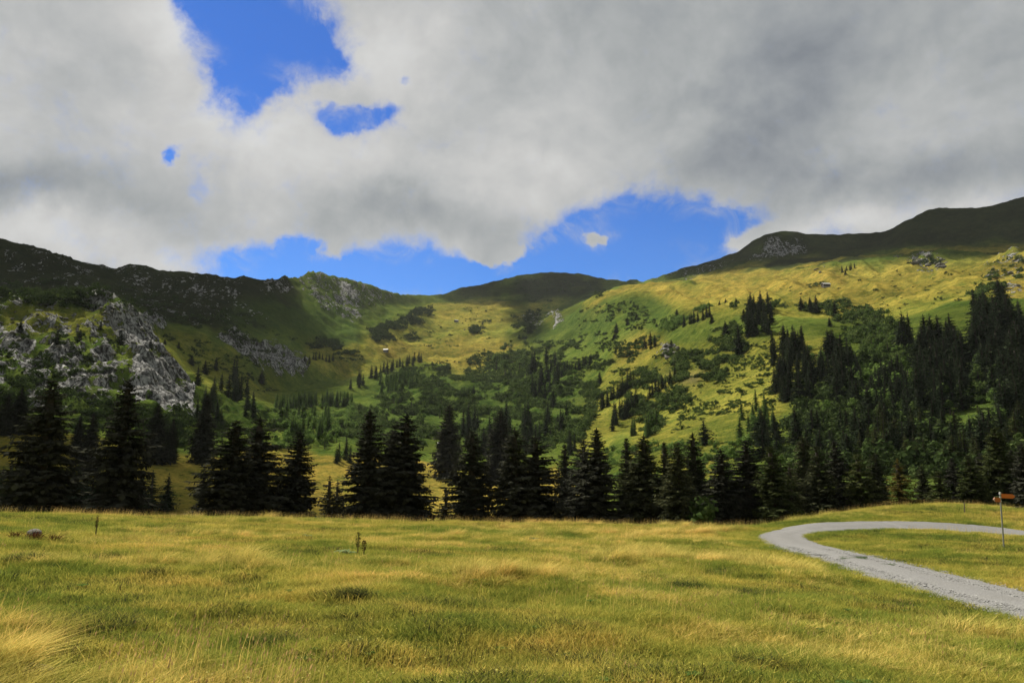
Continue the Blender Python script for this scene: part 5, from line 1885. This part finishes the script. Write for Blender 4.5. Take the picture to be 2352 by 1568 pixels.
# boulder with rusty plants at the upper left
M['lichen_rock'] = simple_mat('pale_lichen_rock', (0.16, 0.15, 0.125), 0.95, 0, 0.4, 5, 0.8)
M['rust'] = leaf_mat('rusty_leaves', (0.14, 0.05, 0.03), 0.4, 0.2, col2=(0.24, 0.10, 0.05))
p = at(77, 1234)
v = hv * (1 + 0.5 * (fbm(hv[:, 0] * 1.6 + 4, hv[:, 1] * 1.6 + hv[:, 2] * 1.3, 17, 3)[:, None] - 0.5))
o = link('boulder', np_mesh('boulder', v, hf, [M['lichen_rock']]), None, (p.x, p.y, p.z + 0.10))
o.scale = (0.2, 0.17, 0.13)
tag(o, 'pale flat-topped boulder among rusty plants at the upper left of the meadow', 'boulder')
for dx, dy, s_, lab in ((0.25, -0.35, 0.30, 'rusty red plant growing against the right of the boulder'), (-0.38, -0.2, 0.26, 'rusty brown plant on the left of the boulder'), (0.6, -0.1, 0.26, 'orange-brown dry plant farther right of the boulder')):
    q = Vector((p.x + dx, p.y + dy, 0))
    q.z = float(ground_z(q.x, q.y))
    o = link('rusty_plant', merged('rusty_plant', blades(90, 0.3, 0.35, 0.9, 0.05, 0.1, 120 + int(dx * 10), 0.8, 0.7), [M['rust']]), None, q)
    o.scale = (s_ * 1.5, s_ * 1.5, s_ * 1.4)
    tag(o, lab, 'plant')

# tiny yellow flowers
M['petal'] = simple_mat('yellow_petals', (0.7, 0.6, 0.06), 0.6, 0, 0.1, 3, 0)
fl = []
hvv, hff = ico(1)
fm = np_mesh('flower', hvv * np.array((1, 1, 0.35)), hff, [M['petal']])
for _ in range(420):
    x = g5.uniform(350, 2352)
    y = g5.uniform(1400, 1600)
    q = at(x, y)
    if is_road_fast(np.array([q.x]), np.array([q.y]))[0]:
        continue
    fl.append((q.x, q.y, q.z + g5.uniform(0.08, 0.14), g5.uniform(0.006, 0.012), 0, 0))
tag(scatter('yellow_flowers', fl, [fm]), 'tiny yellow flowers dotted through the near grass', 'flowers')

wd = []
wl = []
for k in range(7):
    a = 0.9 * k
    q_ = leaf_mesh(0.11, 0.045, 200 + k, 0.9)
    vv = np.array([v_.co[:] for v_ in q_.vertices])
    ff = np.array([p_.vertices[:] for p_ in q_.polygons])
    ca, sa = math.cos(a), math.sin(a)
    wl.append((np.stack([vv[:, 0] * ca - vv[:, 1] * sa, vv[:, 0] * sa + vv[:, 1] * ca, vv[:, 2] + 0.03], 1), ff, 0))
weed = merged('weed', wl, [M['lush']])
for _ in range(170):
    x_, y_ = g5.uniform(150, 2200), g5.uniform(1300, 1600)
    q = at(x_, y_)
    if is_near_road(np.array([q.x]), np.array([q.y]), 2.2)[0]:
        continue
    wd.append((q.x, q.y, q.z + 0.03, g5.uniform(0.4, 0.8), g5.uniform(0, 6.28), 0))
tag(scatter('broad_leaved_weeds', wd, [weed]), 'small broad-leaved weeds scattered through the grass', 'weeds')

# ------------------------------------------------------------------ drainage channel across the road
M['chan'] = simple_mat('weathered_pale_timber', (0.46, 0.45, 0.43), 0.8, 0, 0.2, 8)


def box(cx, cy, cz, sx, sy, sz, bev=0.0):
    v = np.array([(x, y, z) for x in (-1, 1) for y in (-1, 1) for z in (-1, 1)], float) * np.array((sx, sy, sz)) / 2 + np.array((cx, cy, cz))
    f = np.array([(0, 1, 3, 2), (4, 6, 7, 5), (0, 4, 5, 1), (2, 3, 7, 6), (0, 2, 6, 4), (1, 5, 7, 3)])
    return v, f


pa, pb = at(*Q(440, 655)), at(*Q(1190, 676))
dv = (pb - pa)
Lc = dv.length
root = bpy.data.objects.new('drainage_channel', None)
COL.objects.link(root)
root.location = (pa + pb) / 2 + Vector((0, 0, 0.035))
root.rotation_euler = (0, -math.atan2(dv.z, math.hypot(dv.x, dv.y)), math.atan2(dv.y, dv.x))
tag(root, 'pale timber drainage channel laid across the gravel road', 'drainage channel')
for yy in (-0.07, 0.07):
    v, f = box(0, yy, 0, Lc, 0.055, 0.07)
    link('rail', np_mesh('rail', v, f, [M['chan']]), root)
v, f = box(0, 0, -0.03, Lc * 0.99, 0.08, 0.02)
link('channel_floor', np_mesh('channel_floor', v, f, [M['chan']]), root)
# grass growing on the crown of the road just below it
pts = []
for _ in range(60):
    x, y = Q(g5.uniform(850, 1060), g5.uniform(682, 702))
    q = at(x, y)
    pts.append((q.x, q.y, float(terr(q.x, q.y)) + 0.02, 0.6, g5.uniform(0, 6.28), 0))
for _ in range(26):
    x, y = Q(g5.uniform(1060, 1300), g5.uniform(740, 752))
    q = at(x, y)
    pts.append((q.x, q.y, float(terr(q.x, q.y)) + 0.01, 0.45, g5.uniform(0, 6.28), 0))
for _ in range(420):
    k = int(g5.integers(0, NROAD))
    e_, o_ = (edge_o, edge_i) if g5.random() < 0.5 else (edge_i, edge_o)
    q2 = e_[k] + (o_[k] - e_[k]) * abs(g5.normal(0, 0.045)) + g5.normal(0, 0.05, 2)
    if q2[1] > 7:
        pts.append((q2[0], q2[1], float(terr(q2[0], q2[1])) + 0.0, g5.uniform(0.35, 0.9), g5.uniform(0, 6.28), 1))
gm = merged('turf', blades(40, 0.16, 0.03, 0.09, 0.008, 0.1, 88, 0.6, 0.8), [M['larch']])
tag(scatter('road_weeds', pts, [gm, GR[1]]), 'low weeds in the middle and along the edges of the gravel road', 'weeds')

# ------------------------------------------------------------------ signpost
M['steel'] = simple_mat('galvanised_steel', (0.42, 0.43, 0.42), 0.45, 0.5, 0.12, 5, 0.05)
M['orange'] = simple_mat('orange_sign_paint', (0.80, 0.20, 0.02), 0.5, 0, 0.06, 3, 0.02)
M['orange_shaded'] = simple_mat('shaded_orange_paint', (0.62, 0.17, 0.03), 0.6, 0, 0.12, 3, 0.02)  # same orange, darkened for the board that faces away from the light
M['white'] = simple_mat('white_paint', (0.8, 0.8, 0.78), 0.6, 0, 0.05, 3, 0.02)


def lathe(prof, seg=14):
    v, f = [], []
    for (r_, z_) in prof:
        for k in range(seg):
            a = 6.283185 * k / seg
            v.append((r_ * math.cos(a), r_ * math.sin(a), z_))
    for i in range(len(prof) - 1):
        for k in range(seg):
            a = i * seg + k
            b = i * seg + (k + 1) % seg
            f.append((a, b, b + seg, a + seg))
    return np.array(v), np.array(f)


def arrow(L, h, th, point, tail=0.0):
    """pointed board: hexagonal outline with thickness, along +x"""
    out_ = [(0, -h / 2), (L - point, -h / 2), (L, 0), (L - point, h / 2), (0, h / 2)]
    n = len(out_)
    v = [(x, -th / 2, z) for x, z in out_] + [(x, th / 2, z) for x, z in out_]
    me = bpy.data.meshes.new('sign_board')
    faces = [tuple(range(n)), tuple(range(2 * n - 1, n - 1, -1))] + [(i, i + n, (i + 1) % n + n, (i + 1) % n) for i in range(n)]
    me.from_pydata(v, [], faces)
    me.update()
    return me


p = at(2306, 1257, 6)
az, te = ray(2297, 1131)
HP = EYE + math.hypot(p.x, p.y) * float(te) - p.z
ARROWS = ((HP - 0.13, 0.55, 'orange', -12), (HP - 0.31, 0.50, 'orange_shaded', 205))
root = bpy.data.objects.new('signpost', None)
COL.objects.link(root)
root.location = p
root.rotation_euler = (0, R(3.2), 0)
tag(root, 'steel signpost with two orange arrow boards beside the gravel road', 'signpost')
print('signpost', p, HP)
v, f = lathe([(0.0, -0.2), (0.032, -0.2), (0.032, HP), (0.0, HP)])
link('pole', np_mesh('pole', v, f, [M['steel']], smooth=False), root)
v, f = lathe([(0.0, HP - 0.07), (0.043, HP - 0.07), (0.043, HP + 0.02), (0.0, HP + 0.035)])
link('pole_cap', np_mesh('pole_cap', v, f, [M['white']]), root)
for (zc, L, mat, rot) in ARROWS:
    me = arrow(L, 0.19, 0.02, 0.11)
    me.materials.append(M[mat])
    b = link('sign_board', me, root, (0.03 * math.cos(R(rot)), 0.03 * math.sin(R(rot)) - 0.02, zc))
    b.rotation_euler = (0, 0, R(rot))
    if mat == 'orange_shaded':
        tip = [(L - 0.11, -0.095), (L - 0.07, -0.06), (L, 0), (L - 0.07, 0.06), (L - 0.11, 0.095), (L - 0.08, 0)]
        vv = [(x, -0.0125, z) for x, z in tip] + [(x, 0.0125, z) for x, z in tip]
        n = 6
        me2 = bpy.data.meshes.new('white_tip')
        me2.from_pydata(vv, [], [(0, 1, 5), (1, 2, 5), (2, 3, 5), (3, 4, 5), (11, 7, 6), (11, 8, 7), (11, 9, 8), (11, 10, 9)] + [(i, i + n, (i + 1) % n + n, (i + 1) % n) for i in range(n)])
        me2.materials.append(M['white'])
        link('white_tip', me2, b)
for zc in (HP - 0.2, HP - 0.36):
    v, f = lathe([(0.0335, zc - 0.02), (0.045, zc - 0.02), (0.045, zc + 0.02), (0.0335, zc + 0.02)])
    link('clamp', np_mesh('clamp', v, f, [M['white']]), root)

# small wooden stake on the grassy bank
p = at(2216, 1180, 6)
v, f = lathe([(0.0, -0.1), (0.035, -0.1), (0.03, 0.72), (0.0, 0.76)], 8)
o = link('wooden_stake', np_mesh('wooden_stake', v, f, [simple_mat('grey_wood', (0.16, 0.12, 0.09), 0.9, 0, 0.3, 7)]), None, p)
o.rotation_euler = (0, R(4), 0)
tag(o, 'short brown wooden stake on the grassy bank left of the signpost', 'stake')

# ------------------------------------------------------------------ huts
M['hutwall'] = simple_mat('dark_timber_wall', (0.055, 0.042, 0.033), 0.9, 0, 0.35, 1.5)
M['roof'] = simple_mat('pale_sheet_roof', (0.55, 0.54, 0.50), 0.5, 0, 0.12, 0.8)
M['foot'] = simple_mat('stone_footing', (0.34, 0.33, 0.31), 0.9, 0, 0.25, 1.5)


def hut(x, y, wpx, yaw, label, rmin=110):
    p = hit(x, y, rmin)
    Wm = wpx / F * p.length
    D_ = Wm * 0.62
    hh = Wm * 0.36
    rr = Wm * 0.24
    root = bpy.data.objects.new('alpine_hut', None)
    COL.objects.link(root)
    root.location = p
    root.rotation_euler = (0, 0, R(yaw))
    tag(root, label, 'hut')
    # walls with gables
    v = [(-Wm / 2, -D_ / 2, -1.5), (Wm / 2, -D_ / 2, -1.5), (Wm / 2, D_ / 2, -1.5), (-Wm / 2, D_ / 2, -1.5),
         (-Wm / 2, -D_ / 2, hh), (Wm / 2, -D_ / 2, hh), (Wm / 2, D_ / 2, hh), (-Wm / 2, D_ / 2, hh), (-Wm / 2, 0, hh + rr), (Wm / 2, 0, hh + rr)]
    me = bpy.data.meshes.new('walls')
    me.from_pydata(v, [], [(0, 1, 5, 4), (2, 3, 7, 6), (1, 2, 6, 9, 5), (3, 0, 4, 8, 7)])
    me.materials.append(M['hutwall'])
    link('walls', me, root)
    for sgn in (-1, 1):
        th = Wm * 0.03
        ov = 1.14
        a = (-Wm / 2 * ov, 0, hh + rr + th)
        b = (Wm / 2 * ov, 0, hh + rr + th)
        e = D_ / 2 * 1.22
        ze = hh + rr - rr * 1.22 + th
        v = [a, b, (b[0], sgn * e, ze), (a[0], sgn * e, ze)]
        v += [(q[0], q[1], q[2] - th) for q in v]
        me = bpy.data.meshes.new('roof_slope')
        me.from_pydata(v, [], [(0, 1, 2, 3), (7, 6, 5, 4), (0, 4, 5, 1), (1, 5, 6, 2), (2, 6, 7, 3), (3, 7, 4, 0)])
        me.materials.append(M['roof'])
        link('roof_slope', me, root)
    v, f = box(0, -D_ / 2 - Wm * 0.015, -0.45, Wm * 1.04, Wm * 0.04, 1.4)
    link('footing', np_mesh('footing', v, f, [M['foot']]), root)
    v, f = box(Wm * 0.18, -D_ / 2 - Wm * 0.01, hh * 0.42, Wm * 0.12, 0.12, hh * 0.72)
    link('door', np_mesh('door', v, f, [M['bark']]), root)


hut(1897, 659, 15, 8, 'largest alpine hut alone on the high golden pasture')
hut(886, 807, 10, -8, 'small pale-roofed hut on the golden meadow in the basin')
hut(1048, 739, 8, 35, 'tiny hut on the slope above the round thickets')
hut(1891, 822, 14, -6, 'pale-roofed hut half hidden among the right forest trees')
hut(1908, 784, 9, 4, 'small hut with white roof edge above the one in the forest')
hut(1012, 1022, 12, -10, 'pale-roofed hut glimpsed between the middle trees')

# ------------------------------------------------------------------ boulders on the slopes
g6 = np.random.default_rng(66)
BO = []
for k in range(4):
    vv = hv * (1 + 0.7 * (fbm(hv[:, 0] * 1.4 + k * 5, hv[:, 1] * 1.4 + hv[:, 2] * 1.7, 27 + k, 3)[:, None] - 0.5)) * np.array((1.1, 0.9, 0.8))
    BO.append(np_mesh('boulder', vv, hf, [M['lichen_rock']]))
for poly, n, r0, r1, lab, grp in [
    ([(2090, 612), (2130, 580), (2180, 600), (2175, 615)], 16, 1.5, 4, 'grey boulder on the stony knoll high on the pasture', 'boulders on the stony knoll'),
    ([(1865, 620), (1900, 605), (1880, 630)], 4, 1.2, 2.5, 'grey boulder on the rise left of the small spruce knot', 'boulders on the rise'),
    ([(1526, 795), (1560, 795), (1550, 835), (1526, 830)], 16, 1.2, 3.0, 'grey block of the crag on the spur', 'blocks of the crag on the spur'),
    ([(1040, 765), (1095, 745), (1080, 760)], 5, 1.0, 2.0, 'pale stone in the meadow near the upper hut', 'stones near the upper hut'),
    ([(2030, 590), (2080, 585), (2080, 592)], 5, 1.0, 2.0, 'pale stone along the top of the high pasture', 'stones along the pasture top'),
    ([(0, 715), (330, 740), (460, 890), (300, 900), (120, 850), (0, 780)], 60, 0.6, 1.5, 'pale limestone block on the rocky left hill', 'blocks on the left hill'),
    ([(150, 698), (300, 712), (330, 735), (160, 712)], 14, 0.8, 1.8, 'pale limestone block along the crest of the left hill', 'blocks along the left crest'),
    ([(2280, 620), (2352, 590), (2340, 660), (2285, 680)], 10, 1.0, 2.2, 'grey stone in the gully at the right end of the pasture', 'stones in the right gully')]:
    for (x, y) in rnd_in(poly, n, g6):
        p = hit(x, y, 200)
        if p is None:
            continue
        r_ = g6.uniform(r0, r1)
        o = link('boulder', BO[int(g6.integers(0, 4))], None, (p.x, p.y, p.z + r_ * 0.15))
        o.scale = (r_, r_ * g6.uniform(0.7, 1.1), r_ * g6.uniform(0.6, 1.0))
        o.rotation_euler = (g6.uniform(-0.3, 0.3), g6.uniform(-0.3, 0.3), g6.uniform(0, 6.28))
        tag(o, lab, 'boulder', grp)


# ------------------------------------------------------------------ labels of repeats: by their place among their own kind
ORD = ['leftmost', 'second from left', 'third from left', 'fourth from left', 'fifth from left', 'sixth from left', 'seventh from left', 'eighth from left', 'ninth from left', 'tenth from left']


def relabel():
    groups = {}
    for ob in COL.objects:
        if ob.parent is None and 'group' in ob and 'label' in ob and not str(ob['group']).startswith(('lone', 'big spruces', 'big straw', 'dark tussocks')):
            groups.setdefault(ob['label'], []).append(ob)
    for lab, obs in groups.items():
        if len(obs) < 2:
            continue
        pos = np.array([ob.location[:] for ob in obs])
        px, py = to_px(pos[:, 0], pos[:, 1], pos[:, 2])
        order = np.argsort(px)
        n = len(obs)
        nw = len(lab.split())
        if n <= 10 and nw <= 12:
            for k, i in enumerate(order):
                w = ORD[k] if k < n - 1 else 'rightmost'
                obs[i]['label'] = lab + ', ' + w
        elif nw <= 13:
            cols = ['far left', 'left', 'middle', 'right', 'far right'] if n > 40 else ['left', 'middle', 'right']
            for k, i in enumerate(order):
                c = cols[min(len(cols) - 1, k * len(cols) // n)]
                same = py[order[(k * len(cols) // n == (np.arange(n) * len(cols) // n)).nonzero()[0]]]
                v_ = 'upper' if py[i] < np.median(same) else 'lower'
                obs[i]['label'] = lab + ', ' + v_ + ' ' + c


relabel()


# ------------------------------------------------------------------ thin haze added to lift the far dark tones
zlow = float(ZN.min()) - 1.5
m = bpy.data.materials.new('tone_lift_haze')
m.use_nodes = True
t = NT(m.node_tree)
t.n.clear()
out = t.new('ShaderNodeOutputMaterial')
pv = t.new('ShaderNodeVolumePrincipled')
pv.inputs['Color'].default_value = (0.86, 0.90, 0.95, 1)
pv.inputs['Density'].default_value = 0.000028
pv.inputs['Anisotropy'].default_value = 0.0
t.link(pv.outputs[0], out.inputs['Volume'])
ztop = max(float(ZN.max()) + 25, 120)
v, f = box(0, 0, (zlow + ztop) / 2, 19600, 19600, ztop - zlow)
tag(link('haze', np_mesh('haze', v, f, [m])), kind='stuff')
print('haze box', zlow, ztop)
